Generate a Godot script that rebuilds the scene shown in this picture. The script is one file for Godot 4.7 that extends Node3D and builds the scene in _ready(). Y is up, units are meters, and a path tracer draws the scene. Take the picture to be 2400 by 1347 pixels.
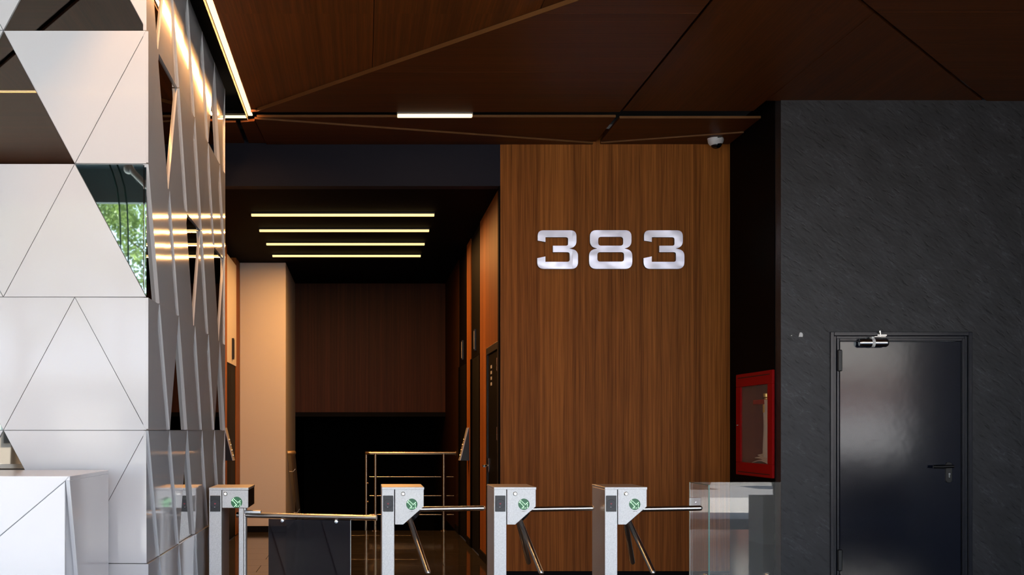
extends Node3D
# Office lobby seen from the pavement: white faceted wall, turnstiles, wood wall with the number 383, dark stone wall with a navy door.
# World: x right, y up, -z into the building; the camera stands at the origin, 1.33 m above the floor.

const EYE := 1.33
const YC := 3.933            # underside of the lobby ceiling
const ZB := -11.48           # wood wall
const ZS := -10.10           # stone wall
var mats := {}
var rng := RandomNumberGenerator.new()

# ---------------------------------------------------------------- mesh collector
class MB:
	var v := PackedVector3Array()
	var n := PackedVector3Array()
	var t := PackedVector2Array()
	var xf := Transform3D()
	var uvturn := false
	func uv_of(p: Vector3, nn: Vector3) -> Vector2:
		var a := nn.abs()
		var r: Vector2
		if a.y >= a.x and a.y >= a.z:
			r = Vector2(p.x, p.z)
		elif a.x >= a.z:
			r = Vector2(p.z, -p.y)
		else:
			r = Vector2(p.x, -p.y)
		return Vector2(r.y, r.x) if uvturn else r
	func tri(a: Vector3, b: Vector3, c: Vector3, na: Vector3, nb := Vector3.ZERO, nc := Vector3.ZERO) -> void:
		if nb == Vector3.ZERO:
			nb = na
			nc = na
		a = xf * a
		b = xf * b
		c = xf * c
		na = (xf.basis * na).normalized()
		nb = (xf.basis * nb).normalized()
		nc = (xf.basis * nc).normalized()
		var g := (b - a).cross(c - a)
		var flat := (na + nb + nc).normalized()
		if g.dot(flat) > 0.0:
			var s := b
			b = c
			c = s
			s = nb
			nb = nc
			nc = s
		v.append_array(PackedVector3Array([a, b, c]))
		n.append_array(PackedVector3Array([na, nb, nc]))
		t.append_array(PackedVector2Array([uv_of(a, flat), uv_of(b, flat), uv_of(c, flat)]))
	func quad(a: Vector3, b: Vector3, c: Vector3, d: Vector3, nn: Vector3) -> void:
		tri(a, b, c, nn)
		tri(a, c, d, nn)
	func face(a: Vector3, b: Vector3, c: Vector3, d: Vector3, away: Vector3) -> void:   # normal found, pointing away from a point
		var nn := (b - a).cross(c - a)
		if nn.length() < 1e-12:
			nn = (c - a).cross(d - a)
		nn = nn.normalized()
		if nn.dot((a + b + c + d) * 0.25 - away) < 0.0:
			nn = -nn
		quad(a, b, c, d, nn)
	func box(p0: Vector3, p1: Vector3, ch := 0.0) -> void:
		var lo := p0.min(p1)
		var hi := p0.max(p1)
		var c := (lo + hi) * 0.5
		var h := (hi - lo) * 0.5
		ch = minf(ch, minf(h.x, minf(h.y, h.z)) * 0.8)
		for ax in 3:
			for s in [-1.0, 1.0]:
				var nn := Vector3.ZERO
				nn[ax] = s
				var u := (ax + 1) % 3
				var w := (ax + 2) % 3
				var q := []
				for k in [[-1, -1], [1, -1], [1, 1], [-1, 1]]:
					var p := Vector3.ZERO
					p[ax] = s * h[ax]
					p[u] = k[0] * (h[u] - ch)
					p[w] = k[1] * (h[w] - ch)
					q.append(c + p)
				quad(q[0], q[1], q[2], q[3], nn)
		if ch <= 0.0:
			return
		for ax in 3:
			var u := (ax + 1) % 3
			var w := (ax + 2) % 3
			for su in [-1.0, 1.0]:
				for sw in [-1.0, 1.0]:
					var nn := Vector3.ZERO
					nn[u] = su
					nn[w] = sw
					var q := []
					for k in [[-1, 0], [1, 0], [1, 1], [-1, 1]]:
						var p := Vector3.ZERO
						p[ax] = k[0] * (h[ax] - ch)
						p[u] = su * (h[u] - (ch if k[1] == 0 else 0.0))
						p[w] = sw * (h[w] - (0.0 if k[1] == 0 else ch))
						q.append(c + p)
					quad(q[0], q[1], q[2], q[3], nn.normalized())
		for sx in [-1.0, 1.0]:
			for sy in [-1.0, 1.0]:
				for sz in [-1.0, 1.0]:
					var s := Vector3(sx, sy, sz)
					tri(c + s * (h - Vector3(0, ch, ch)), c + s * (h - Vector3(ch, 0, ch)), c + s * (h - Vector3(ch, ch, 0)), s.normalized())
	# polygon pts in the plane (o, u, w), extruded along m from d0 to d1 (m = u x w or its opposite); ch chamfers the rim at d1
	func prism(pts: PackedVector2Array, o: Vector3, u: Vector3, w: Vector3, m: Vector3, d0: float, d1: float, ch := 0.0) -> void:
		var p := pts.duplicate()
		if Geometry2D.is_polygon_clockwise(p):
			p.reverse()
		var k := p.size()
		var inner := p
		if ch > 0.0:
			inner = PackedVector2Array()
			for i in k:
				var e0 := (p[i] - p[(i + k - 1) % k]).normalized()
				var e1 := (p[(i + 1) % k] - p[i]).normalized()
				var n0 := Vector2(-e0.y, e0.x)
				var n1 := Vector2(-e1.y, e1.x)
				var b := (n0 + n1)
				var l := maxf(b.length_squared() * 0.5, 0.3)
				inner.append(p[i] + b * (ch / l))
		var idx := Geometry2D.triangulate_polygon(p)
		var at := func(q: Vector2, d: float) -> Vector3: return o + u * q.x + w * q.y + m * d
		for i in range(0, idx.size(), 3):
			tri(at.call(inner[idx[i]], d1), at.call(inner[idx[i + 1]], d1), at.call(inner[idx[i + 2]], d1), m)
			tri(at.call(p[idx[i]], d0), at.call(p[idx[i + 1]], d0), at.call(p[idx[i + 2]], d0), -m)
		for i in k:
			var j := (i + 1) % k
			var e := (p[j] - p[i]).normalized()
			var out2 := Vector2(e.y, -e.x)
			var nn := u * out2.x + w * out2.y
			quad(at.call(p[i], d0), at.call(p[j], d0), at.call(p[j], d1 - ch), at.call(p[i], d1 - ch), nn)
			if ch > 0.0:
				quad(at.call(p[i], d1 - ch), at.call(p[j], d1 - ch), at.call(inner[j], d1), at.call(inner[i], d1), (nn + m).normalized())
	func tube(pts: Array, r: float, segs := 12, r2 := -1.0) -> void:
		if r2 < 0.0:
			r2 = r
		var rings := []
		var side := Vector3.ZERO
		for i in pts.size():
			var d: Vector3 = (pts[mini(i + 1, pts.size() - 1)] - pts[maxi(i - 1, 0)]).normalized()
			if side == Vector3.ZERO:
				side = d.cross(Vector3.UP if absf(d.y) < 0.9 else Vector3.RIGHT).normalized()
			side = (side - d * side.dot(d)).normalized()
			var up := d.cross(side)
			var ring := []
			var rr := lerpf(r, r2, float(i) / maxf(1.0, pts.size() - 1))
			for k in segs:
				var a := TAU * k / segs
				var o := side * cos(a) + up * sin(a)
				ring.append([pts[i] + o * rr, o])
			rings.append(ring)
		for i in pts.size() - 1:
			for k in segs:
				var a = rings[i][k]
				var b = rings[i][(k + 1) % segs]
				var c = rings[i + 1][(k + 1) % segs]
				var e = rings[i + 1][k]
				tri(a[0], b[0], c[0], a[1], b[1], c[1])
				tri(a[0], c[0], e[0], a[1], c[1], e[1])
		for s in [0, pts.size() - 1]:
			var d: Vector3 = (pts[0] - pts[1]).normalized() if s == 0 else (pts[s] - pts[s - 1]).normalized()
			for k in segs:
				tri(pts[s], rings[s][k][0], rings[s][(k + 1) % segs][0], d)
	func lathe(prof: Array, o: Vector3, axis: Vector3, segs := 24) -> void:      # prof: Vector2(radius, height)
		axis = axis.normalized()
		var sd := axis.cross(Vector3.RIGHT if absf(axis.x) < 0.9 else Vector3.UP).normalized()
		var fw := axis.cross(sd)
		for i in prof.size() - 1:
			var p: Vector2 = prof[i]
			var q: Vector2 = prof[i + 1]
			var d := q - p
			if d.length() < 1e-7:
				continue
			var nr := Vector2(d.y, -d.x).normalized()
			for k in segs:
				var o0 := sd * cos(TAU * k / segs) + fw * sin(TAU * k / segs)
				var o1 := sd * cos(TAU * (k + 1) / segs) + fw * sin(TAU * (k + 1) / segs)
				var n0 := o0 * nr.x + axis * nr.y
				var n1 := o1 * nr.x + axis * nr.y
				var a := o + o0 * p.x + axis * p.y
				var b := o + o1 * p.x + axis * p.y
				var c := o + o1 * q.x + axis * q.y
				var e := o + o0 * q.x + axis * q.y
				if p.x > 1e-6:
					tri(a, b, c, n0, n1, n1)
				if q.x > 1e-6:
					tri(a, c, e, n0, n1, n0)
	func ball(c: Vector3, r: Vector3, segs := 16, rows := 10) -> void:
		for i in rows:
			for k in segs:
				var q := []
				for s in [[i, k], [i, k + 1], [i + 1, k + 1], [i + 1, k]]:
					var a: float = PI * s[0] / rows
					var b: float = TAU * s[1] / segs
					q.append(Vector3(sin(a) * cos(b), cos(a), sin(a) * sin(b)))
				var f := func(d: Vector3) -> Vector3: return (d / r).normalized()
				if i > 0:
					tri(c + q[0] * r, c + q[1] * r, c + q[2] * r, f.call(q[0]), f.call(q[1]), f.call(q[2]))
				if i < rows - 1 or i == 0:
					tri(c + q[0] * r, c + q[2] * r, c + q[3] * r, f.call(q[0]), f.call(q[2]), f.call(q[3]))
	func ribbon(pts: Array, across: Vector3, wide: float, thick: float) -> void:   # a flat band swept along pts
		var prev := []
		for i in pts.size():
			var d: Vector3 = (pts[mini(i + 1, pts.size() - 1)] - pts[maxi(i - 1, 0)]).normalized()
			var nn := d.cross(across).normalized()
			var ring := []
			for k in 12:
				var a := TAU * k / 12
				ring.append([pts[i] + across * cos(a) * wide * 0.5 + nn * sin(a) * thick * 0.5, (across * cos(a) / wide + nn * sin(a) / thick).normalized()])
			if i > 0:
				for k in 12:
					var j := (k + 1) % 12
					tri(prev[k][0], prev[j][0], ring[j][0], prev[k][1], prev[j][1], ring[j][1])
					tri(prev[k][0], ring[j][0], ring[k][0], prev[k][1], ring[j][1], ring[k][1])
			if i == 0 or i == pts.size() - 1:
				for k in 12:
					tri(pts[i], ring[k][0], ring[(k + 1) % 12][0], -d if i == 0 else d)
			prev = ring
	func mesh(off: Vector3) -> ArrayMesh:
		var a := []
		a.resize(Mesh.ARRAY_MAX)
		var vv := v.duplicate()
		if off != Vector3.ZERO:
			for i in vv.size():
				vv[i] -= off
		a[Mesh.ARRAY_VERTEX] = vv
		a[Mesh.ARRAY_NORMAL] = n
		a[Mesh.ARRAY_TEX_UV] = t
		var m := ArrayMesh.new()
		m.add_surface_from_arrays(Mesh.PRIMITIVE_TRIANGLES, a)
		return m

# ---------------------------------------------------------------- naming
var used := {}
func numbered(called: String) -> String:
	var k: int = used.get(called, 0)
	used[called] = k + 1
	return called if k == 0 else "%s_%03d" % [called, k]

func base_of(parent: Node) -> Vector3:
	var p := Vector3.ZERO
	while parent is Node3D and parent != self:
		p += parent.position
		parent = parent.get_parent()
	return p

func obj(called: String, g: MB, m: Material, parent: Node = self, label := "") -> MeshInstance3D:
	var o := MeshInstance3D.new()
	o.mesh = g.mesh(base_of(parent))
	o.material_override = null
	o.mesh.surface_set_material(0, m)
	if parent == self:
		o.name = numbered(called)
	else:
		var k := 0
		var nm := called
		while parent.has_node(NodePath(nm)):
			k += 1
			nm = "%s_%03d" % [called, k]
		o.name = nm
	parent.add_child(o, true)
	if label:
		o.set_meta("label", label)
	return o

func tag(o: Node, label: String, category := "", group := "", kind := "") -> Node:
	if label:
		o.set_meta("label", label)
	if category:
		o.set_meta("category", category)
	if group:
		o.set_meta("group", group)
	if kind:
		o.set_meta("kind", kind)
	return o

func thing(called: String, at: Vector3, label: String, category: String, group := "", kind := "") -> Node3D:
	var o := Node3D.new()
	o.name = numbered(called)
	add_child(o)
	o.position = at
	tag(o, label, category, group, kind)
	return o

func struct(called: String, g: MB, m: Material, label: String, category: String) -> MeshInstance3D:
	var o := obj(called, g, m)
	tag(o, label, category, "", "structure")
	return o

# ---------------------------------------------------------------- materials
func lin(r: float, g: float, b: float, a := 1.0) -> Color:
	var c := Color(r, g, b).linear_to_srgb()
	c.a = a
	return c

func mat(called: String, c: Color, rough: float, metal := 0.0, spec := 0.5) -> StandardMaterial3D:
	var m := StandardMaterial3D.new()
	m.resource_name = called
	m.albedo_color = c
	m.roughness = rough
	m.metallic = metal
	m.metallic_specular = spec
	mats[called] = m
	return m

func glow(called: String, c: Color, k: float) -> StandardMaterial3D:
	var m := mat(called, lin(0.6, 0.6, 0.55), 0.5)
	m.emission_enabled = true
	m.emission = c
	m.emission_energy_multiplier = k
	return m

func noise(sd: int, f: float, oct := 3) -> FastNoiseLite:
	var n := FastNoiseLite.new()
	n.seed = sd
	n.frequency = f
	n.noise_type = FastNoiseLite.TYPE_SIMPLEX_SMOOTH
	n.fractal_octaves = oct
	return n

func tex(w: int, h: int, f: Callable) -> ImageTexture:      # f(x, y) -> Color (sRGB)
	var b := PackedByteArray()
	b.resize(w * h * 3)
	var i := 0
	for y in h:
		for x in w:
			var c: Color = f.call(x, y)
			b[i] = int(clampf(c.r, 0, 1) * 255.0)
			b[i + 1] = int(clampf(c.g, 0, 1) * 255.0)
			b[i + 2] = int(clampf(c.b, 0, 1) * 255.0)
			i += 3
	return ImageTexture.create_from_image(Image.create_from_data(w, h, false, Image.FORMAT_RGB8, b))

func wood_tex(sd: int, dark: Color, light: Color, fine: float) -> ImageTexture:     # grain runs along v
	var n1 := noise(sd, 0.012, 2)
	var n2 := noise(sd + 1, 0.055, 2)
	var n3 := noise(sd + 2, 0.23, 2)
	var n4 := noise(sd + 3, 0.02, 3)
	return tex(1024, 512, func(x: int, y: int) -> Color:
		var wob := n4.get_noise_2d(x * 0.3, y * 0.25) * 2.0
		var fx := x + wob
		var a := 0.5 + 0.75 * n1.get_noise_2d(fx, y * 0.02)
		var b := 0.5 + 0.8 * n2.get_noise_2d(fx, y * 0.012)
		var c := 0.5 + 0.8 * n3.get_noise_2d(fx, y * 0.05)
		var k := clampf(0.30 * a + (0.62 - fine) * b + (0.08 + fine) * c, 0.0, 1.0)
		k = clampf((k - 0.5) * 1.5 + 0.5, 0.0, 1.0)
		return dark.lerp(light, k))

func make_materials() -> void:
	# wood
	var w := wood_tex(11, Color(0.41, 0.228, 0.075), Color(0.645, 0.395, 0.165), 0.30)
	var wm := mat("wood_veneer", Color(1, 1, 1), 0.5, 0.0, 0.22)
	wm.albedo_texture = w
	wm.uv1_scale = Vector3(1.0 / 2.1, 1.0 / 4.2, 1)
	var w2 := wood_tex(47, Color(0.26, 0.13, 0.048), Color(0.37, 0.19, 0.075), 0.3)
	var cm := mat("ceiling_wood", Color(1, 1, 1), 0.5, 0.0, 0.25)
	cm.albedo_texture = w2
	cm.uv1_scale = Vector3(1.0 / 1.9, 1.0 / 4.0, 1)
	var cw := cm.duplicate() as StandardMaterial3D
	cw.resource_name = "ceiling_wood_lit"  # lighter, more orange copy: LED light on the ceiling painted in
	cw.albedo_texture = wood_tex(71, Color(0.29, 0.150, 0.050), Color(0.44, 0.235, 0.085), 0.2)
	mats["ceiling_wood_lit"] = cw
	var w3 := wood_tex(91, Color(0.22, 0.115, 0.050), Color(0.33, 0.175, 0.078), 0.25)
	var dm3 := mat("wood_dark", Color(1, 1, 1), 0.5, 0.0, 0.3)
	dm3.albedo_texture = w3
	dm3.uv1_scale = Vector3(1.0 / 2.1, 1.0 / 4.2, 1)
	# slate
	var s1 := noise(5, 0.012, 4)
	var s2 := noise(6, 0.03, 4)
	var s3 := noise(7, 0.05, 3)
	var st := tex(1024, 1024, func(x: int, y: int) -> Color:
		var u := x * 0.8 + y * 0.6
		var v := -x * 0.6 + y * 0.8
		var a := s1.get_noise_2d(u * 0.5, v)
		var b := 1.0 - absf(s2.get_noise_2d(u * 0.28, v * 1.1)) * 9.0
		var c := s3.get_noise_2d(u * 0.35, v * 1.3)
		var k := 0.146 + 0.035 * a + 0.025 * c + 0.09 * pow(clampf(b, 0, 1), 2.0) * clampf(a * 2.5 + 0.3, 0, 1)
		var d := clampf(-c * 3.0 - 1.0, 0.0, 1.0)
		k -= d * 0.07
		return Color(k * 0.98, k * 0.98, k * 1.06))
	var hm := tex(1024, 1024, func(x: int, y: int) -> Color:
		var u := x * 0.8 + y * 0.6
		var v := -x * 0.6 + y * 0.8
		var k := 0.5 + 0.25 * s1.get_noise_2d(u * 0.5, v) + 0.18 * s3.get_noise_2d(u * 0.5, v * 1.3) - 0.3 * clampf(-s3.get_noise_2d(u * 0.35, v * 1.3) * 3.0 - 1.0, 0, 1)
		return Color(k, k, k))
	var sm := mat("slate", Color(1, 1, 1), 0.42, 0.0, 0.45)
	sm.albedo_texture = st
	sm.uv1_scale = Vector3(1.0 / 2.6, 1.0 / 2.6, 1)
	sm.heightmap_enabled = true
	sm.heightmap_texture = hm
	sm.heightmap_scale = 0.22
	# floor
	for i in 3:
		var f1 := noise(80 + i, 0.02, 3)
		var ft := tex(512, 256, func(x: int, y: int) -> Color:
			var k := 0.215 + 0.05 * f1.get_noise_2d(x * 0.35, y * 2.6) + 0.02 * f1.get_noise_2d(x * 1.2 + 900, y * 8.0)
			return Color(k * 1.04, k * 0.97, k * 0.9))
		var fm := mat("floor_%d" % i, Color(1, 1, 1), 0.09, 0.0, 0.5)
		fm.albedo_texture = ft
		fm.uv1_scale = Vector3(1.0 / 2.4, 1.0 / 1.2, 1)
	mat("grout", lin(0.006, 0.005, 0.005), 0.8)
	mat("white_panel", lin(0.615, 0.635, 0.655), 0.07, 0.0, 0.5)
	mat("white_desk", lin(0.76, 0.76, 0.77), 0.16)
	mat("core_dark", lin(0.22, 0.22, 0.22), 0.6)
	mat("mirror_glass", lin(0.21, 0.19, 0.165), 0.015, 1.0)
	mat("mirror_teal", lin(0.36, 0.43, 0.40), 0.015, 1.0)
	mat("white_edge", lin(0.75, 0.75, 0.74), 0.3)
	mat("black_paint", lin(0.002, 0.002, 0.003), 0.7, 0.0, 0.1)
	mat("navy_bulkhead", lin(0.015, 0.015, 0.023), 0.6, 0.0, 0.2)
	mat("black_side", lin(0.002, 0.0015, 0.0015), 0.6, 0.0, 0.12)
	mat("plenum", lin(0.004, 0.004, 0.004), 0.9)
	mat("white_paint", lin(0.64, 0.62, 0.59), 0.6)
	mat("elevator_black", lin(0.003, 0.003, 0.003), 0.6, 0.0, 0.2)
	mat("dark_base", lin(0.003, 0.003, 0.004), 0.6, 0.0, 0.2)
	var sn := noise(31, 0.05, 4)
	var stt := tex(512, 512, func(x: int, y: int) -> Color:
		var k := 0.80 + 0.05 * sn.get_noise_2d(x, y) + 0.03 * sn.get_noise_2d(x * 3 + 700, y * 0.4)
		return Color(k, k, k * 0.995))
	var steel := mat("steel", Color(1, 1, 1), 0.38, 0.85)
	steel.albedo_texture = stt
	steel.uv1_scale = Vector3(3, 3, 1)
	var stf := mat("steel_front", Color(1, 1, 1), 0.45, 0.75)
	stf.albedo_texture = stt
	stf.uv1_scale = Vector3(3, 3, 1)
	mat("steel_polished", lin(0.80, 0.77, 0.73), 0.24, 1.0)
	mat("chrome", lin(0.75, 0.75, 0.74), 0.12, 1.0)
	mat("rail_steel_lamp_tint", lin(0.68, 0.54, 0.36), 0.25, 1.0)  # golden tint: orange lamp reflections painted into the steel colour
	mat("rail_dull_lamp_tint", lin(0.50, 0.36, 0.20), 0.42, 0.6)  # brass tint of the lamplight painted into this steel too
	mat("black_plastic", lin(0.008, 0.008, 0.010), 0.3)
	mat("reader_disc", lin(0.022, 0.022, 0.028), 0.35)
	mat("reader_pink", lin(0.45, 0.06, 0.09), 0.5)
	mat("white_print", lin(0.7, 0.7, 0.7), 0.6)
	mat("ink", lin(0.03, 0.03, 0.03), 0.6)
	var ad := glow("arrow_display", lin(0.0, 0.10, 0.03), 0.55)  # the disc's faint glow stands in for the LEDs' green halo
	ad.albedo_color = lin(0.01, 0.03, 0.015)
	ad.roughness = 0.25
	glow("arrow_led", lin(0.42, 1.0, 0.5), 1.9)
	mat("navy_door", lin(0.003, 0.005, 0.014), 0.12, 0.0, 0.56)
	var dn := noise(91, 0.01, 3)
	var dh := tex(512, 512, func(x: int, y: int) -> Color:
		var k := 0.5 + 0.4 * dn.get_noise_2d(x, y) + 0.03 * dn.get_noise_2d(x * 6, y * 6)
		return Color(k, k, k))
	mats["navy_door"].heightmap_enabled = true
	mats["navy_door"].heightmap_texture = dh
	mats["navy_door"].heightmap_scale = 0.03
	mats["navy_door"].uv1_scale = Vector3(0.8, 0.8, 1)
	mat("navy_frame", lin(0.005, 0.007, 0.014), 0.25, 0.0, 0.5)
	mat("matt_black", lin(0.003, 0.003, 0.003), 0.35)
	mat("red_paint", lin(0.30, 0.003, 0.004), 0.5, 0.0, 0.2)
	mat("red_dark", lin(0.10, 0.006, 0.005), 0.5)
	mat("slot_dark", lin(0.02, 0.002, 0.002), 0.7)
	mat("brass", lin(0.62, 0.42, 0.14), 0.3, 1.0)
	mat("hose", lin(0.55, 0.50, 0.44), 0.85)
	var dm := mat("digit_face", lin(0.86, 0.86, 0.98), 0.3, 0.7)
	var gn := noise(17, 0.012, 2)
	var gh := tex(256, 256, func(x: int, y: int) -> Color:
		var k := 0.5 + 0.5 * gn.get_noise_2d(x, y)
		return Color(k, k, k))
	dm.heightmap_enabled = true
	dm.heightmap_texture = gh
	dm.heightmap_scale = 0.5
	dm.uv1_scale = Vector3(1.6, 1.6, 1)
	mat("digit_side", lin(0.05, 0.05, 0.055), 0.4)
	mat("cam_white", lin(0.62, 0.62, 0.63), 0.35)
	mat("cam_dome", lin(0.004, 0.004, 0.006), 0.05)
	var gl := mat("clear_glass", lin(0.90, 0.96, 0.94, 0.06), 0.0)
	gl.transparency = BaseMaterial3D.TRANSPARENCY_ALPHA
	mat("glass_edge", lin(0.10, 0.26, 0.22), 0.15)
	mat("glass_edge_deep", lin(0.01, 0.06, 0.05), 0.2)
	mat("glass_edge_light", lin(0.55, 0.66, 0.62), 0.2)
	var sk := mat("smoked_glass", lin(0.012, 0.012, 0.018, 0.80), 0.03)
	sk.transparency = BaseMaterial3D.TRANSPARENCY_ALPHA
	var cg := mat("cabinet_glass", lin(0.6, 0.6, 0.6, 0.05), 0.0, 0.0, 0.3)
	cg.transparency = BaseMaterial3D.TRANSPARENCY_ALPHA
	glow("led_warm", lin(1.0, 0.66, 0.24), 1.0)
	glow("led_soft", lin(1.0, 0.74, 0.40), 1.15)
	mat("lamp_white", lin(0.30, 0.27, 0.25), 0.5)
	mat("lit_edge_wood", lin(0.13, 0.055, 0.016), 0.5, 0.0, 0.3)  # paler wood tone with the LED light on panel edges painted in
	# outdoors
	var pn := noise(41, 0.05, 4)
	var pt := tex(512, 512, func(x: int, y: int) -> Color:
		var k := 0.72 + 0.06 * pn.get_noise_2d(x, y)
		return Color(k, k * 0.995, k * 0.98))
	var pv := mat("concrete", Color(1, 1, 1), 0.85)
	pv.albedo_texture = pt
	pv.uv1_scale = Vector3(0.25, 0.25, 1)
	mat("asphalt", lin(0.22, 0.22, 0.225), 0.9)
	mat("mat_dark", lin(0.012, 0.011, 0.011), 0.9)
	mat("soffit", lin(0.26, 0.31, 0.32), 0.7, 0.0, 0.2)
	mat("facade", lin(0.10, 0.10, 0.105), 0.7)
	mat("terracotta", lin(0.20, 0.06, 0.04), 0.85)
	mat("render_pale", lin(0.62, 0.60, 0.56), 0.85)
	mat("window_dark", lin(0.02, 0.025, 0.03), 0.08)
	mat("car_white", lin(0.80, 0.80, 0.80), 0.15)
	mat("car_dark", lin(0.02, 0.022, 0.03), 0.15)
	mat("tyre", lin(0.01, 0.01, 0.01), 0.8)
	mat("bark", lin(0.08, 0.055, 0.035), 0.9)
	var lf := mat("leaf", lin(0.085, 0.125, 0.035), 0.5)
	lf.backlight_enabled = true
	lf.backlight = lin(0.16, 0.22, 0.06)
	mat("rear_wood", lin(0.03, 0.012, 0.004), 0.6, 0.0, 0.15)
	mat("hedge_leaf", lin(0.012, 0.02, 0.008), 0.6)
	mat("planter", lin(0.26, 0.27, 0.28), 0.6)
	mat("soil", lin(0.03, 0.02, 0.015), 0.95)

# ---------------------------------------------------------------- light
func area(called: String, at: Vector3, along: Vector3, size: Vector2, energy: float, c: Color, down := Vector3.DOWN) -> void:
	var l := AreaLight3D.new()
	l.name = called
	add_child(l, true)
	var z := -down
	var x := along.normalized()
	l.global_transform = Transform3D(Basis(x, z.cross(x), z), at)
	l.area_size = size
	l.area_normalize_energy = true
	l.light_energy = energy
	l.light_color = c
	l.shadow_enabled = true
	l.area_range = 25.0
	l.area_attenuation = 2.0

func setup() -> void:
	var cam := Camera3D.new()
	cam.name = "camera"
	add_child(cam)
	cam.position = Vector3(0, EYE, 0)
	cam.projection = Camera3D.PROJECTION_FRUSTUM
	cam.near = 0.1
	cam.far = 300.0
	cam.size = 2.0 * 673.5 / 3000.0 * 0.1
	cam.frustum_offset = Vector2((1200.0 - 850.0) / 3000.0, (1008.0 - 673.5) / 3000.0) * 0.1
	cam.current = true
	var we := WorldEnvironment.new()
	we.name = "environment"
	add_child(we)
	var e := Environment.new()
	e.background_mode = Environment.BG_SKY
	var sky := Sky.new()
	var pm := ProceduralSkyMaterial.new()
	pm.sky_top_color = Color(0.62, 0.71, 0.84)
	pm.sky_horizon_color = Color(0.89, 0.92, 0.96)
	pm.ground_horizon_color = Color(0.75, 0.75, 0.75)
	pm.ground_bottom_color = Color(0.5, 0.5, 0.5)
	pm.sky_energy_multiplier = 1.7
	pm.sun_angle_max = 1.0
	sky.sky_material = pm
	e.sky = sky
	e.tonemap_mode = Environment.TONE_MAPPER_LINEAR
	e.tonemap_exposure = 1.75
	e.sdfgi_enabled = true
	e.ssao_enabled = true
	e.ssil_enabled = true
	we.environment = e
	var sun := DirectionalLight3D.new()
	sun.name = "sun"
	add_child(sun)
	sun.look_at_from_position(Vector3(6, 8, -2.5), Vector3.ZERO, Vector3.UP)
	sun.light_energy = 9.0
	sun.light_color = Color(1.0, 0.97, 0.92)
	sun.light_angular_distance = 0.5
	sun.shadow_enabled = true
	sun.sky_mode = DirectionalLight3D.SKY_MODE_LIGHT_ONLY
	# the LED bars: a light of each bar's size just under its glowing face
	var warm := lin(1.0, 0.45, 0.13)
	for i in 4:
		area("corridor_led_area", Vector3(-0.20, 3.478, -12.88 - 1.007 * i), Vector3.RIGHT, Vector2(1.84, 0.034), 2.2, warm)
	area("perimeter_led_area", Vector3(-0.930, 3.944, -6.82), Vector3.FORWARD, Vector2(7.6, 0.014), 4.4, lin(1.0, 0.46, 0.15))
	area("perimeter_led_back_area", Vector3(-1.75, 3.918, -10.64), Vector3.RIGHT, Vector2(1.6, 0.02), 0.5, lin(1.0, 0.52, 0.2))
	area("perimeter_led_front_area", Vector3(-3.5, 3.918, -3.0), Vector3.RIGHT, Vector2(5.1, 0.02), 0.25, lin(1.0, 0.52, 0.2))
	area("slot_lamp_area", Vector3(0.589, 3.881, -10.46), Vector3.RIGHT, Vector2(0.60, 0.038), 0.30, lin(1.0, 0.62, 0.33))

func _ready() -> void:
	rng.seed = 383
	setup()
	make_materials()
	build_shell()
	build_ceiling()
	build_facets()
	build_corridor()
	build_stone_wall()
	build_desk()
	build_turnstiles()
	build_glass()
	build_details()
	build_outdoors()

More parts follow.
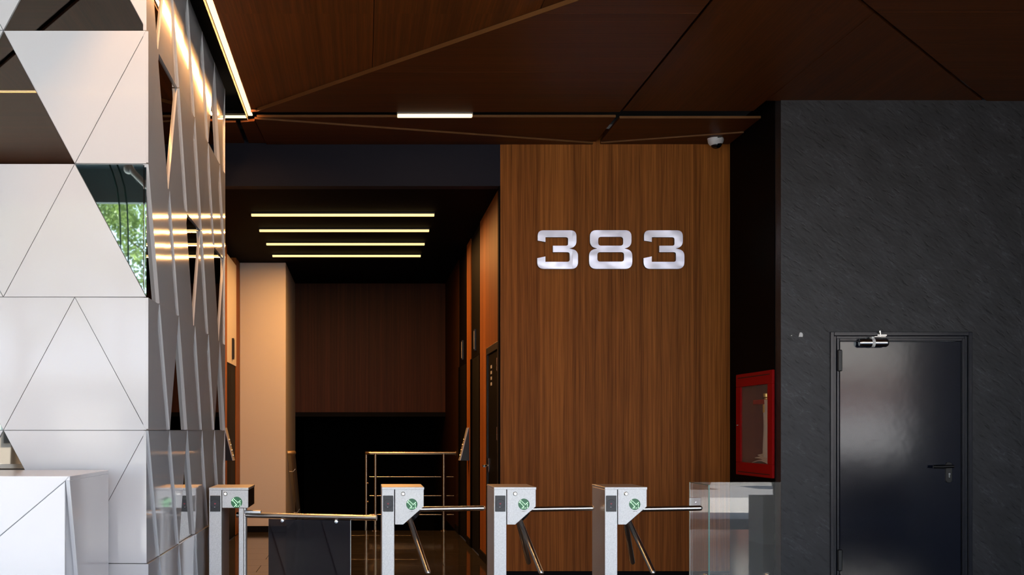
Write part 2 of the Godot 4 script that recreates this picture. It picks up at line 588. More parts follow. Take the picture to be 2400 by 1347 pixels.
# ---------------------------------------------------------------- setting
func build_shell() -> void:
	# floor: slab with tiles as pieces
	var fl := thing("floor", Vector3.ZERO, "dark wood-look tiled floor running from the entrance into the corridor", "floor", "", "structure")
	var g := MB.new()
	g.box(Vector3(-6.0, -0.14, -11.48), Vector3(7.3, -0.012, -3.0))
	g.box(Vector3(-4.0, -0.14, -17.0), Vector3(1.3, -0.012, -11.48))
	obj("slab", g, mats.grout, fl)
	var zone := [Rect2(-6.0, -11.48, 13.3, 8.48), Rect2(-1.6, -17.0, 2.83, 5.52)]
	for zi in 2:
		var r: Rect2 = zone[zi]
		var z := -3.0
		var row := 0
		while z > r.position.y + 0.01:
			var x := -6.4 + (0.6 if row % 2 else 0.0)
			while x < r.end.x:
				var c := Rect2(x, z - 0.6, 1.2, 0.6).intersection(r)
				x += 1.2
				if c.size.x < 0.02 or c.size.y < 0.02:
					continue
				if zi == 0 and (c.end.x < -1.3 and c.end.y < -6.6):
					continue
				if zi == 0 and c.position.x > 3.3 and c.position.y < ZS - 0.5:
					continue
				var tg := MB.new()
				tg.box(Vector3(c.position.x + 0.0015, -0.012, c.position.y + 0.0015), Vector3(c.end.x - 0.0015, 0.0, c.end.y - 0.0015), 0.001)
				obj("tile", tg, mats["floor_%d" % rng.randi_range(0, 2)], fl)
			z -= 0.6
			row += 1
	# wood wall with the number
	g = MB.new()
	g.box(Vector3(1.234, 0.0, ZB - 0.12), Vector3(2.084, YC + 0.1, ZB))
	var wb := struct("wall_back", g, mats.wood_veneer, "tall wood-veneer wall that carries the silver street number", "wall")
	g = MB.new()
	g.box(Vector3(2.086, 0.0, ZB - 0.12), Vector3(3.30, YC + 0.1, ZB))
	obj("veneer_panel", g, mats.wood_veneer, wb)
	g = MB.new()
	g.box(Vector3(1.232, 0.0, ZB), Vector3(3.29, 0.068, ZB + 0.014), 0.004)
	struct("baseboard_back", g, mats.dark_base, "black skirting board along the foot of the wood wall", "baseboard")
	g = MB.new()
	g.box(Vector3(1.222, 0.0, ZB - 0.10), Vector3(1.2335, 3.52, ZB + 0.004))
	struct("trim_1", g, mats.black_paint, "thin black corner trim on the left edge of the wood wall", "trim")
	# bulkhead over the corridor mouth
	g = MB.new()
	g.box(Vector3(-6.0, 3.52, ZB - 0.15), Vector3(1.233, YC + 0.1, ZB))
	struct("wall_bulkhead", g, mats.navy_bulkhead, "blue-black bulkhead above the mouth of the lift corridor", "wall")
	# side walls of the lobby and the front of the building
	g = MB.new()
	g.box(Vector3(7.3, 0.0, -10.4), Vector3(7.5, 4.2, -3.0))
	struct("wall_lobby_right", g, mats.facade, "grey outer side wall of the lobby right of the navy door", "wall")
	g = MB.new()
	g.box(Vector3(-6.2, 0.0, -11.6), Vector3(-6.0, 4.2, -3.0))
	struct("wall_lobby_left", g, mats.render_pale, "pale side wall of the lobby behind the white reception desk", "wall")
	g = MB.new()
	g.box(Vector3(7.5, 0.0, -3.2), Vector3(18.0, 4.2, -3.0))
	g.box(Vector3(-18.0, 0.0, -3.2), Vector3(-6.2, 4.2, -3.0))
	struct("wall_front", g, mats.facade, "grey street front of the building beside the open lobby", "wall")
	# upper storeys above the lobby, and the canopy over the pavement with a curved front edge
	g = MB.new()
	g.box(Vector3(-18.0, 4.16, -24.0), Vector3(18.0, 8.0, -3.0))
	struct("wall_upper", g, mats.facade, "grey upper storeys of the building over the lobby", "wall")
	g = MB.new()
	var p := PackedVector2Array([Vector2(-15, -3.0), Vector2(15, -3.0)])
	for i in 25:
		var a := 1.0 - 2.0 * i / 24.0
		p.append(Vector2(15.0 * a, 0.1 - 1.6 * a * a))
	g.prism(p, Vector3(0, YC, 0), Vector3.RIGHT, Vector3.BACK, Vector3.UP, 0.0, 0.3)
	for i in 24:
		var q0 := p[2 + i]
		var q1 := p[3 + i]
		g.prism(PackedVector2Array([q0, q1, q1 - Vector2(0, 0.1), q0 - Vector2(0, 0.1)]), Vector3(0, 3.6, 0), Vector3.RIGHT, Vector3.BACK, Vector3.UP, 0.0, 0.35)
	struct("trim_canopy", g, mats.soffit, "dark canopy slab with a curved front edge above the entrance", "canopy")

func cpanel(parent: Node, pts: Array, y: float, turn: bool, m: Material = null) -> void:
	var g := MB.new()
	g.uvturn = turn
	var q := PackedVector2Array()
	for k in pts:
		q.append(Vector2(k[0], k[1]))
	var c := Vector2.ZERO
	for k in q:
		c += k / q.size()
	var s := Vector3.ZERO
	if Geometry2D.is_polygon_clockwise(q):
		q.reverse()
	g.prism(q, Vector3(0, y, 0), Vector3.RIGHT, Vector3.BACK, Vector3.DOWN, -0.02, 0.0, 0.0015)
	obj("ceiling_panel", g, m if m else mats.ceiling_wood, parent)

func band(parent: Node, a: Vector2, b: Vector2, y0: float, y1: float) -> void:      # added paler strip: lamp light painted on a panel's visible edge
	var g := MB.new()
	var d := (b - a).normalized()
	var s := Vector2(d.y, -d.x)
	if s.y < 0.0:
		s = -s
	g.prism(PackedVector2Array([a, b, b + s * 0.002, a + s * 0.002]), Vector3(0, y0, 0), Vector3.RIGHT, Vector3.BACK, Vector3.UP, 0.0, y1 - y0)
	obj("lit_edge", g, mats.lit_edge_wood, parent)

func build_ceiling() -> void:
	var c := thing("ceiling", Vector3(0, YC, 0), "dark wood-veneer ceiling of triangular and rectangular panels with black gaps", "ceiling", "", "structure")
	var g := MB.new()
	g.box(Vector3(-6.0, 4.10, -11.6), Vector3(7.3, 4.16, -3.0))
	obj("plenum", g, mats.plenum, c)
	var lo := YC - 0.03
	# left of the ridge, boards running into the depth
	cpanel(c, [[-0.914, -3.05], [0.068, -3.05], [0.068, -9.192], [-0.905, -10.405]], YC, false, mats.ceiling_wood_lit)
	cpanel(c, [[0.072, -3.05], [1.098, -3.05], [1.098, -7.908], [0.072, -9.189]], YC, false, mats.ceiling_wood_lit)
	cpanel(c, [[1.102, -3.05], [2.08, -3.05], [2.08, -6.685], [1.102, -7.904]], YC, false)
	# right of the ridge, a little lower, boards running across
	cpanel(c, [[1.108, -7.898], [2.08, -7.898], [2.08, -6.689]], lo, true)
	cpanel(c, [[0.066, -9.198], [2.08, -9.198], [2.08, -7.902], [1.104, -7.902]], lo, true)
	cpanel(c, [[-0.85, -10.338], [-0.905, -10.36], [2.08, -10.355], [2.08, -9.202], [0.063, -9.202]], lo, true)
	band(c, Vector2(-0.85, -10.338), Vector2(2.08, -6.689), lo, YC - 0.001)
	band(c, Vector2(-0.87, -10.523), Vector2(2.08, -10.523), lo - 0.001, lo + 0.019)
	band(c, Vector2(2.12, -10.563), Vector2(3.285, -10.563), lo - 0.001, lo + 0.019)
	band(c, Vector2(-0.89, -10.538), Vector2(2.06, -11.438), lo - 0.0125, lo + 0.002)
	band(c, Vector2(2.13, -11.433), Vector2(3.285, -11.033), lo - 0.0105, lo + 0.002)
	# between the long gap and the slanting gap
	cpanel(c, [[2.12, -6.66], [3.188, -7.99], [3.188, -10.44], [2.12, -10.44]], YC, false)
	cpanel(c, [[3.192, -7.99], [4.90, -10.12], [3.192, -10.12]], YC, false)
	# right of the slanting gap
	cpanel(c, [[2.12, -3.05], [7.28, -3.05], [7.28, -7.948], [3.19, -7.948], [2.12, -6.61]], YC - 0.006, true)
	cpanel(c, [[3.195, -7.952], [7.28, -7.952], [7.28, -9.218], [4.21, -9.218]], YC - 0.006, true)
	cpanel(c, [[4.213, -9.222], [7.28, -9.222], [7.28, -10.12], [4.94, -10.12]], YC - 0.006, true)
	# behind the lamp slot
	cpanel(c, [[-0.87, -10.525], [2.08, -10.525], [2.08, -11.42]], lo, true)
	cpanel(c, [[-0.89, -10.54], [2.06, -11.44], [2.06, -11.475], [-0.86, -11.475]], lo - 0.012, true)
	cpanel(c, [[2.12, -10.565], [3.285, -10.565], [3.285, -11.02], [2.12, -11.42]], lo, true)
	cpanel(c, [[2.13, -11.435], [3.285, -11.035], [3.285, -11.475], [2.13, -11.475]], lo - 0.010, true)
	cpanel(c, [[-1.02, -10.70], [-0.90, -10.655], [-0.865, -11.475], [-1.02, -11.475]], lo, true)
	cpanel(c, [[-4.0, -10.70], [-1.06, -10.70], [-1.06, -11.475], [-4.0, -11.475]], lo, true)
	# in front of the threshold, under the canopy
	cpanel(c, [[-6.0, -2.97], [-2.9, -2.97], [-4.4, -0.28], [-6.0, -0.28]], YC - 0.003, true)
	cpanel(c, [[-2.86, -2.97], [0.6, -2.97], [0.6, -0.28], [-4.36, -0.28]], YC - 0.003, true)
	cpanel(c, [[0.604, -2.97], [4.0, -2.97], [4.0, -0.28], [0.604, -0.28]], YC - 0.003, false)
	cpanel(c, [[4.004, -2.97], [7.4, -2.97], [7.4, -0.28], [4.004, -0.28]], YC - 0.003, true)
	# left of the LED line, over the desk
	cpanel(c, [[-5.98, -3.05], [-3.0, -3.05], [-1.0, -6.3], [-5.98, -6.3]], YC, true)
	cpanel(c, [[-2.96, -3.05], [-0.965, -3.05], [-0.965, -6.28]], YC - 0.01, false)

# one triangular facing piece with its own thickness: corners on the core's face, proud by off[i] along n
func facet(parent: Node, called: String, pts: Array, n: Vector3, off: Array, m: Material, edge: Material = null) -> void:
	var c := Vector3.ZERO
	for p in pts:
		c += p / pts.size()
	var g := MB.new()
	var q := []
	for i in pts.size():
		var p: Vector3 = pts[i]
		var d: Vector3 = (c - p).normalized()
		var a: Vector3 = (pts[(i + 1) % pts.size()] - p).normalized()
		var sn := maxf(a.cross(d).length(), 0.15)
		q.append(p + d * (0.0016 / sn))
	var k := q.size()
	var top := []
	for i in k:
		top.append(q[i] + n * off[i])
	g.face(top[0], top[1], top[2], top[2], c - n)
	for i in k:
		var j := (i + 1) % k
		g.face(q[i], q[j], top[j], top[i], c)
	if k == 4:
		g.face(top[0], top[2], top[3], top[3], c - n)
	obj(called, g, m, parent)

func tidy(p: PackedVector2Array) -> PackedVector2Array:
	var o := PackedVector2Array()
	for i in p.size():
		if p[i].distance_to(p[(i + 1) % p.size()]) > 0.01:
			o.append(p[i])
	return o

func build_facets() -> void:
	var w := thing("wall_left", Vector3(-1.08, 0, -6.39), "white faceted wall of glossy triangular panels with mirrored triangles between them", "wall", "", "structure")
	var d := 0.016
	var rec := 0.006
	var xs := -1.08 - d
	var zf := -6.39 - d
	var g := MB.new()
	g.box(Vector3(-6.0, 0.0, -9.965), Vector3(xs, 3.99, zf))
	obj("wall_core", g, mats.core_dark, w)
	var h := 0.665
	var b := 0.714
	# front face: u counts triangle sides leftwards from the corner
	var F := func(u: float, row: float) -> Vector3: return Vector3(-1.08 - u * b, row * h, zf)
	var front_apex_half := {5: true, 4: false, 3: true, 2: true, 1: false, 0: true}
	var front_dark := {5: ["u0.5"], 4: ["u1"], 3: ["d0"], 2: ["u1.5"], 1: ["u1"], 0: []}
	for row in 6:
		var hs: float = 0.5 if front_apex_half[row] else 0.0
		for k in range(-1, 7):
			# upright triangle
			var a := k + hs
			for up in [true, false]:
				var pts2: Array
				var key: String
				if up:
					pts2 = [[a, row + 1.0], [a - 0.5, row], [a + 0.5, row]]
					key = "u%s" % str(a)
				else:
					pts2 = [[a + 0.5, row], [a, row + 1.0], [a + 1.0, row + 1.0]]
					key = "d%s" % str(a + 0.5)
				key = key.trim_suffix(".0")
				var poly := PackedVector2Array()
				for q in pts2:
					poly.append(Vector2(q[0], q[1]))
				var cut := Geometry2D.intersect_polygons(poly, PackedVector2Array([Vector2(0, -1), Vector2(6.85, -1), Vector2(6.85, 9), Vector2(0, 9)]))
				if cut.is_empty():
					continue
				if tidy(cut[0]).size() < 3:
					continue
				var pts := []
				for q in tidy(cut[0]):
					pts.append(F.call(q.x, q.y))
				var dark: bool = key in front_dark[row]
				var o := []
				for q in pts:
					o.append(rec if dark else d + rng.randf_range(-0.001, 0.001))
				facet(w, "mirror_panel" if dark else "white_panel", pts, Vector3.BACK, o, (mats.mirror_teal if row == 3 or row == 2 else mats.mirror_glass) if dark else mats.white_panel)
	# side face: u counts triangle sides into the depth
	var S := func(u: float, row: float) -> Vector3: return Vector3(xs, row * h, -6.39 - u * b)
	var side_top_int := {5: true, 4: false, 3: true, 2: false, 1: true, 0: false}
	var side_dark := {5: ["d0.5", "u4"], 4: ["d1"], 3: ["u0", "d2.5", "d4.5"], 2: ["u1.5", "u4.5"], 1: ["u2"], 0: []}
	for row in 6:
		var hs: float = 0.0 if side_top_int[row] else 0.5
		for k in range(-1, 6):
			var a := k + hs
			for up in [true, false]:
				var pts2: Array
				var key: String
				if up:
					pts2 = [[a, row + 1.0], [a - 0.5, row], [a + 0.5, row]]
					key = "u%s" % str(a)
				else:
					pts2 = [[a + 0.5, row], [a, row + 1.0], [a + 1.0, row + 1.0]]
					key = "d%s" % str(a + 0.5)
				key = key.trim_suffix(".0")
				var poly := PackedVector2Array()
				for q in pts2:
					poly.append(Vector2(q[0], q[1]))
				var cut := Geometry2D.intersect_polygons(poly, PackedVector2Array([Vector2(0, -1), Vector2(5.0, -1), Vector2(5.0, 9), Vector2(0, 9)]))
				if cut.is_empty():
					continue
				if tidy(cut[0]).size() < 3:
					continue
				var pts := []
				for q in tidy(cut[0]):
					pts.append(S.call(q.x, q.y))
				var dark: bool = key in side_dark[row]
				var o := []
				for q in pts:
					if dark:
						o.append(rec)
					elif up:
						o.append(d + rng.randf_range(-0.0012, 0.0012))
					else:
						var far: float = clampf((-6.39 - q.z) / b - a, 0.0, 1.0)
						o.append(d + lerpf(0.0105, 0.0085, far) + rng.randf_range(-0.0012, 0.0012))
				facet(w, "mirror_panel" if dark else "white_panel", pts, Vector3.RIGHT, o, mats.mirror_glass if dark else mats.white_panel)
	g = MB.new()
	g.box(Vector3(xs - 0.02, 0.0, -9.985), Vector3(-1.072, 3.99, -9.962), 0.002)
	obj("edge_trim", g, mats.white_edge, w, "white vertical edge trim at the far end of the faceted wall")

func build_corridor() -> void:
	var g := MB.new()
	var zc := -19.11
	# ceiling
	g.box(Vector3(-4.0, 3.52, -22.0), Vector3(1.5, 3.70, ZB - 0.15))
	struct("ceiling_corridor", g, mats.black_paint, "black ceiling of the lift corridor with four light bars", "ceiling")
	# right wall: wood with two lift portals and a door
	g = MB.new()
	var X := 1.234
	for s in [[ZB - 0.12, -11.57], [-12.68, -13.46], [-14.63, -15.17]]:
		g.box(Vector3(X, 0.0, s[1]), Vector3(X + 0.16, 3.52, s[0]))
	g.box(Vector3(X, 2.14, -12.68), Vector3(X + 0.16, 3.52, -11.57))
	var wr := struct("wall_corridor_right", g, mats.wood_veneer, "wood-veneer right wall of the corridor with the black door and lift portals", "wall")
	g = MB.new()
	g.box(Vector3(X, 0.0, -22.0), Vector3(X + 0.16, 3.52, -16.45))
	obj("rear_panel", g, mats.rear_wood, wr, "darker wood panel beside the stairwell")
	g = MB.new()
	g.box(Vector3(X - 0.012, 0.0, -13.46), Vector3(X, 0.085, -12.70))
	g.box(Vector3(X - 0.012, 0.0, -15.17), Vector3(X, 0.085, -14.63))
	g.box(Vector3(X - 0.012, 0.0, -17.0), Vector3(X, 0.085, -16.45))
	struct("baseboard_corridor_right", g, mats.dark_base, "black skirting board along the right corridor wall", "baseboard")
	for i in 2:
		var z0: float = [-13.46, -15.17][i]
		var z1: float = [-14.63, -16.45][i]
		var p := thing("door_%d" % (3 + i), Vector3(X, 0, z0), "black lift portal %s in the right corridor wall" % ["nearest the black door", "nearest the railing"][i], "lift door", "", "structure")
		g = MB.new()
		g.box(Vector3(X + 0.01, 2.14, z1), Vector3(X + 0.15, 3.52, z0))
		g.box(Vector3(X - 0.006, 0.0, z0 - 0.07), Vector3(X + 0.15, 2.14, z0), 0.004)
		g.box(Vector3(X - 0.006, 0.0, z1), Vector3(X + 0.15, 2.14, z1 + 0.07), 0.004)
		obj("portal", g, mats.black_side, p)
		for k in 2:
			g = MB.new()
			var m := (z0 + z1) * 0.5
			g.box(Vector3(X + 0.012, 0.0, (z0 - 0.07) if k == 0 else m - 0.002), Vector3(X + 0.06, 2.139, (m + 0.002) if k == 0 else z1 + 0.07))
			obj("lift_leaf", g, mats.elevator_black, p)
		var e := thing("floor_indicator", Vector3(X, 2.30, (z0 + z1) * 0.5), "slim steel lift indicator above the %s right-hand portal" % ["nearer", "farther"][i], "lift indicator")
		g = MB.new()
		g.box(Vector3(X - 0.012, 2.20, (z0 + z1) * 0.5 - 0.03), Vector3(X + 0.012, 2.44, (z0 + z1) * 0.5 + 0.03), 0.003)
		obj("plate", g, mats.black_plastic, e)
		g = MB.new()
		g.box(Vector3(X - 0.016, 2.22, (z0 + z1) * 0.5 + 0.014), Vector3(X - 0.012, 2.42, (z0 + z1) * 0.5 + 0.026))
		obj("display_strip", g, mats.white_paint, e)
	# black corridor door
	var d := thing("door_2", Vector3(X, 0, -12.1), "black corridor door with a chrome lever in the right wall", "door", "", "structure")
	g = MB.new()
	g.box(Vector3(X - 0.012, 0.0, -11.64), Vector3(X + 0.14, 2.14, -11.57), 0.004)
	g.box(Vector3(X - 0.012, 0.0, -12.68), Vector3(X + 0.14, 2.14, -12.61), 0.004)
	g.box(Vector3(X - 0.012, 2.07, -12.61), Vector3(X + 0.14, 2.14, -11.64), 0.004)
	obj("frame", g, mats.matt_black, d)
	g = MB.new()
	g.box(Vector3(X + 0.004, 0.005, -12.605), Vector3(X + 0.05, 2.066, -11.645), 0.003)
	obj("leaf", g, mats.black_side, d)
	g = MB.new()
	g.box(Vector3(X - 0.008, 0.92, -12.56), Vector3(X + 0.004, 1.06, -12.505), 0.003)
	g.tube([Vector3(X, 0.985, -12.53), Vector3(X - 0.05, 0.985, -12.53), Vector3(X - 0.055, 0.985, -12.50), Vector3(X - 0.055, 0.98, -12.40)], 0.011, 10)
	obj("handle", g, mats.chrome, d, "chrome lever handle")
	for y in [1.30, 1.93]:
		g = MB.new()
		g.tube([Vector3(X - 0.006, y - 0.06, -11.655), Vector3(X - 0.006, y + 0.06, -11.655)], 0.009, 8)
		obj("hinge", g, mats.steel_polished, d)
	g = MB.new()
	for k in 4:
		g.box(Vector3(X + 0.0005, 1.76 + 0.055 * k, -12.35), Vector3(X + 0.004, 1.79 + 0.055 * k, -12.25))
	obj("notice", g, mats.white_paint, d, "small pale notice marks")
	# left wall with a lift portal
	var XL := -1.608
	g = MB.new()
	for s in [[-11.63, -13.46], [-14.63, -15.17], [-16.25, -16.9]]:
		g.box(Vector3(XL - 0.3, 0.0, s[1]), Vector3(XL, 3.52, s[0]))
	g.box(Vector3(XL - 0.3, 2.14, -14.63), Vector3(XL - 0.02, 3.52, -13.46))
	struct("wall_corridor_left", g, mats.wood_veneer, "wood-veneer left wall of the corridor beside the white pillar", "wall")
	for i in 2:
		var z0: float = [-13.46, -15.17][i]
		var z1: float = [-14.63, -16.25][i]
		var p := thing("door_%d" % (5 + i), Vector3(XL, 0, z0), "dark lift portal in the left corridor wall %s" % ["behind the faceted wall", "beside the white pillar"][i], "lift door", "", "structure")
		for k in 2:
			g = MB.new()
			var m := (z0 + z1) * 0.5
			g.box(Vector3(XL - 0.06, 0.0, z0 if k == 0 else m - 0.002), Vector3(XL - 0.01, 2.139, (m + 0.002) if k == 0 else z1))
			obj("lift_leaf", g, mats.elevator_black, p)
		if i == 1:
			g = MB.new()
			g.box(Vector3(XL - 0.2, 2.14, z1), Vector3(XL + 0.004, 3.42, z0), 0.002)
			obj("lintel", g, mats.white_paint, p, "pale painted panel over the lift opening")
			var e := thing("floor_indicator", Vector3(XL, 2.30, -15.73), "slim black lift indicator on the pale panel over the left lift", "lift indicator")
			g = MB.new()
			g.box(Vector3(XL + 0.004, 2.20, -15.77), Vector3(XL + 0.03, 2.46, -15.69), 0.004)
			obj("plate", g, mats.black_plastic, e)
			g = MB.new()
			g.box(Vector3(XL + 0.03, 2.22, -15.745), Vector3(XL + 0.033, 2.44, -15.715))
			obj("display_strip", g, mats.reader_disc, e)
	# call stations: wedges that lean out of the walls between the lifts
	for s in [1.0, -1.0]:
		var xw: float = X if s > 0 else XL
		var zz := -14.9
		var cs := thing("call_station", Vector3(xw, 0.9, zz), "sloping steel lift call panel on the %s corridor wall" % ["right", "left"][0 if s > 0 else 1], "call panel", "sloping lift call panels")
		g = MB.new()
		var q := PackedVector2Array([Vector2(0, 1.36), Vector2(0, 0.98), Vector2(-0.10 * s, 0.98), Vector2(-0.006 * s, 1.36)])
		g.prism(q, Vector3(xw, 0, zz), Vector3.RIGHT, Vector3.UP, Vector3.BACK, -0.09, 0.09)
		obj("housing", g, mats.black_plastic, cs)
		g = MB.new()
		q = PackedVector2Array([Vector2(-0.10 * s, 0.98), Vector2(-0.113 * s, 0.98), Vector2(-0.019 * s, 1.36), Vector2(-0.006 * s, 1.36)])
		g.prism(q, Vector3(xw, 0, zz), Vector3.RIGHT, Vector3.UP, Vector3.BACK, -0.095, 0.095, 0.002)
		obj("face_plate", g, mats.steel_front, cs)
		for k in 4:
			g = MB.new()
			var f := 0.15 + 0.16 * k
			var cc := Vector3(xw - s * lerpf(0.113, 0.019, f), lerpf(0.98, 1.36, f), zz)
			var nn := Vector3(-s * 0.97, 0.24 * -1.0, 0).normalized()
			g.lathe([Vector2(0.0, 0.012), Vector2(0.013, 0.011), Vector2(0.016, 0.0)], cc, Vector3(-s * 0.97, 0.24, 0).normalized(), 12)
			obj("call_button", g, mats.steel_polished, cs)
	# white pillar
	g = MB.new()
	g.box(Vector3(XL, 0.0, zc), Vector3(-1.005, 3.52, -16.73), 0.006)
	struct("wall_pillar", g, mats.white_paint, "white painted pillar lit orange by the corridor lamps", "pillar")
	g = MB.new()
	g.box(Vector3(XL, 0.0, -16.73), Vector3(-0.993, 0.08, -16.716), 0.003)
	g.box(Vector3(-1.005, 0.0, -17.0), Vector3(-0.993, 0.08, -16.73))
	struct("baseboard_pillar", g, mats.dark_base, "black skirting board round the foot of the white pillar", "baseboard")
	# back wall over the stairwell
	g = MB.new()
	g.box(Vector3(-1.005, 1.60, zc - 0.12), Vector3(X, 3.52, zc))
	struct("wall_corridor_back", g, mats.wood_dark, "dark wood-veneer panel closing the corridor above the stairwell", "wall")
	g = MB.new()
	g.box(Vector3(-1.005, 1.535, zc - 0.13), Vector3(X, 1.60, zc + 0.01))
	struct("trim_2", g, mats.dark_base, "black edge trim under the wood panel over the stairwell", "trim")
	g = MB.new()
	g.box(Vector3(-1.7, -2.6, -22.2), Vector3(1.5, 3.52, -22.0))
	g.box(Vector3(-1.2, -2.6, -22.0), Vector3(-1.006, 3.52, zc))
	g.box(Vector3(-1.2, -2.6, zc), Vector3(-1.006, -0.14, -17.0))
	g.box(Vector3(X, -2.6, -22.0), Vector3(1.4, 0.0, -17.0))
	g.box(Vector3(-1.2, -2.6, -17.0), Vector3(1.4, -0.14, -16.9))
	struct("wall_stairwell", g, mats.black_side, "black walls of the stairwell beyond the railing", "wall")
	var sw := thing("floor_stairs", Vector3(-0.5, 0, -17.0), "dark stair flight descending between the pillar and the railing", "stairs", "", "structure")
	for k in 14:
		g = MB.new()
		g.box(Vector3(-1.0, -0.17 * (k + 1) - 0.2, -17.0 - 0.30 * (k + 1)), Vector3(0.05, -0.17 * (k + 1), -17.0 - 0.30 * k), 0.004)
		obj("step", g, mats.floor_1, sw)
	g = MB.new()
	g.box(Vector3(0.05, -2.6, -22.0), Vector3(0.12, -0.02, -17.2))
	obj("stair_side", g, mats.black_side, sw)
	# railing
	var r := thing("railing", Vector3(0.6, 0, -16.96), "stainless steel railing with three thin bars in front of the stairwell", "railing")
	var zr := -16.94
	g = MB.new()
	var path := [Vector3(1.225, 1.03, zr), Vector3(0.10, 1.03, zr)]
	for k in range(1, 6):
		var a := PI / 2 * k / 5.0
		path.append(Vector3(0.10 - 0.05 * sin(a), 1.03, zr - 0.05 + 0.05 * cos(a)))
	path.append(Vector3(0.05, 1.03, zr - 0.35))
	g.tube(path, 0.021, 14)
	obj("top_rail", g, mats.rail_steel_lamp_tint, r)
	for px in [0.17, 1.075]:
		g = MB.new()
		g.tube([Vector3(px, 0.0, zr), Vector3(px, 1.02, zr)], 0.0175, 12)
		g.lathe([Vector2(0.045, 0.0), Vector2(0.045, 0.008), Vector2(0.02, 0.014)], Vector3(px, 0, zr), Vector3.UP, 16)
		obj("post", g, mats.rail_steel_lamp_tint, r)
	g = MB.new()
	g.tube([Vector3(0.05, -0.3, zr - 0.36), Vector3(0.05, 1.03, zr - 0.36)], 0.0175, 12)
	obj("post", g, mats.rail_steel_lamp_tint, r)
	for y in [0.715, 0.465, 0.215]:
		g = MB.new()
		g.tube([Vector3(0.09, y, zr), Vector3(1.04, y, zr)], 0.006, 8)
		g.tube([Vector3(1.11, y, zr), Vector3(1.205, y, zr)], 0.006, 8)
		obj("bar", g, mats.rail_steel_lamp_tint, r)
		g = MB.new()
		g.lathe([Vector2(0.0, 0.012), Vector2(0.011, 0.008), Vector2(0.011, 0.0)], Vector3(0.07, y - 0.1, zr - 0.34), Vector3.BACK, 10)
		obj("bar_end", g, mats.rail_steel_lamp_tint, r)
	for k in 1:
		g = MB.new()
		g.lathe([Vector2(0.03, 0.0), Vector2(0.03, 0.012), Vector2(0.022, 0.016)], Vector3(1.234, 1.03, zr), Vector3.LEFT, 16)
		obj("wall_flange", g, mats.rail_steel_lamp_tint, r)
	# handrail down the pillar's side
	var hr := thing("handrail", Vector3(-0.95, 1.0, -17.1), "dull steel handrail, brass lamplight painted into it, descending along the white pillar", "handrail")
	g = MB.new()
	path = [Vector3(-1.0, 1.03, -17.05)]
	for k in range(0, 7):
		var a := PI / 2 * k / 6.0
		path.append(Vector3(-0.99 + 0.07 * sin(a), 1.03, -17.05 - 0.0 - 0.07 * (1.0 - cos(a))))
	path.append(Vector3(-0.935, 1.0, -17.2))
	path.append(Vector3(-0.945, -0.75, -20.3))
	g.tube(path, 0.03, 14)
	obj("rail", g, mats.rail_dull_lamp_tint, hr)
	for k in 2:
		g = MB.new()
		var z := -17.5 - 1.1 * k
		var y := 1.0 - 0.5738 * (-17.25 - z)
		g.tube([Vector3(-1.004, y - 0.09, z), Vector3(-0.95, y - 0.09, z), Vector3(-0.925, y - 0.06, z), Vector3(-0.92, y - 0.01, z)], 0.008, 8)
		obj("bracket", g, mats.rail_steel_lamp_tint, hr)
	# light bars
	for i in 4:
		var z := -12.88 - 1.007 * i
		var l := thing("corridor_light_bar", Vector3(-0.2, 3.52, z), "warm linear LED bar under the black corridor ceiling, %s" % ["nearest the wood wall", "second from the corridor mouth", "third from the corridor mouth", "deepest of the four"][i], "light", "linear bars on the corridor ceiling")
		g = MB.new()
		g.box(Vector3(-1.125, 3.505, z - 0.02), Vector3(0.725, 3.52, z + 0.02))
		obj("housing", g, mats.black_plastic, l)
		g = MB.new()
		g.box(Vector3(-1.12, 3.482, z - 0.017), Vector3(0.72, 3.505, z + 0.017), 0.003)
		obj("led_diffuser", g, mats.led_warm, l)

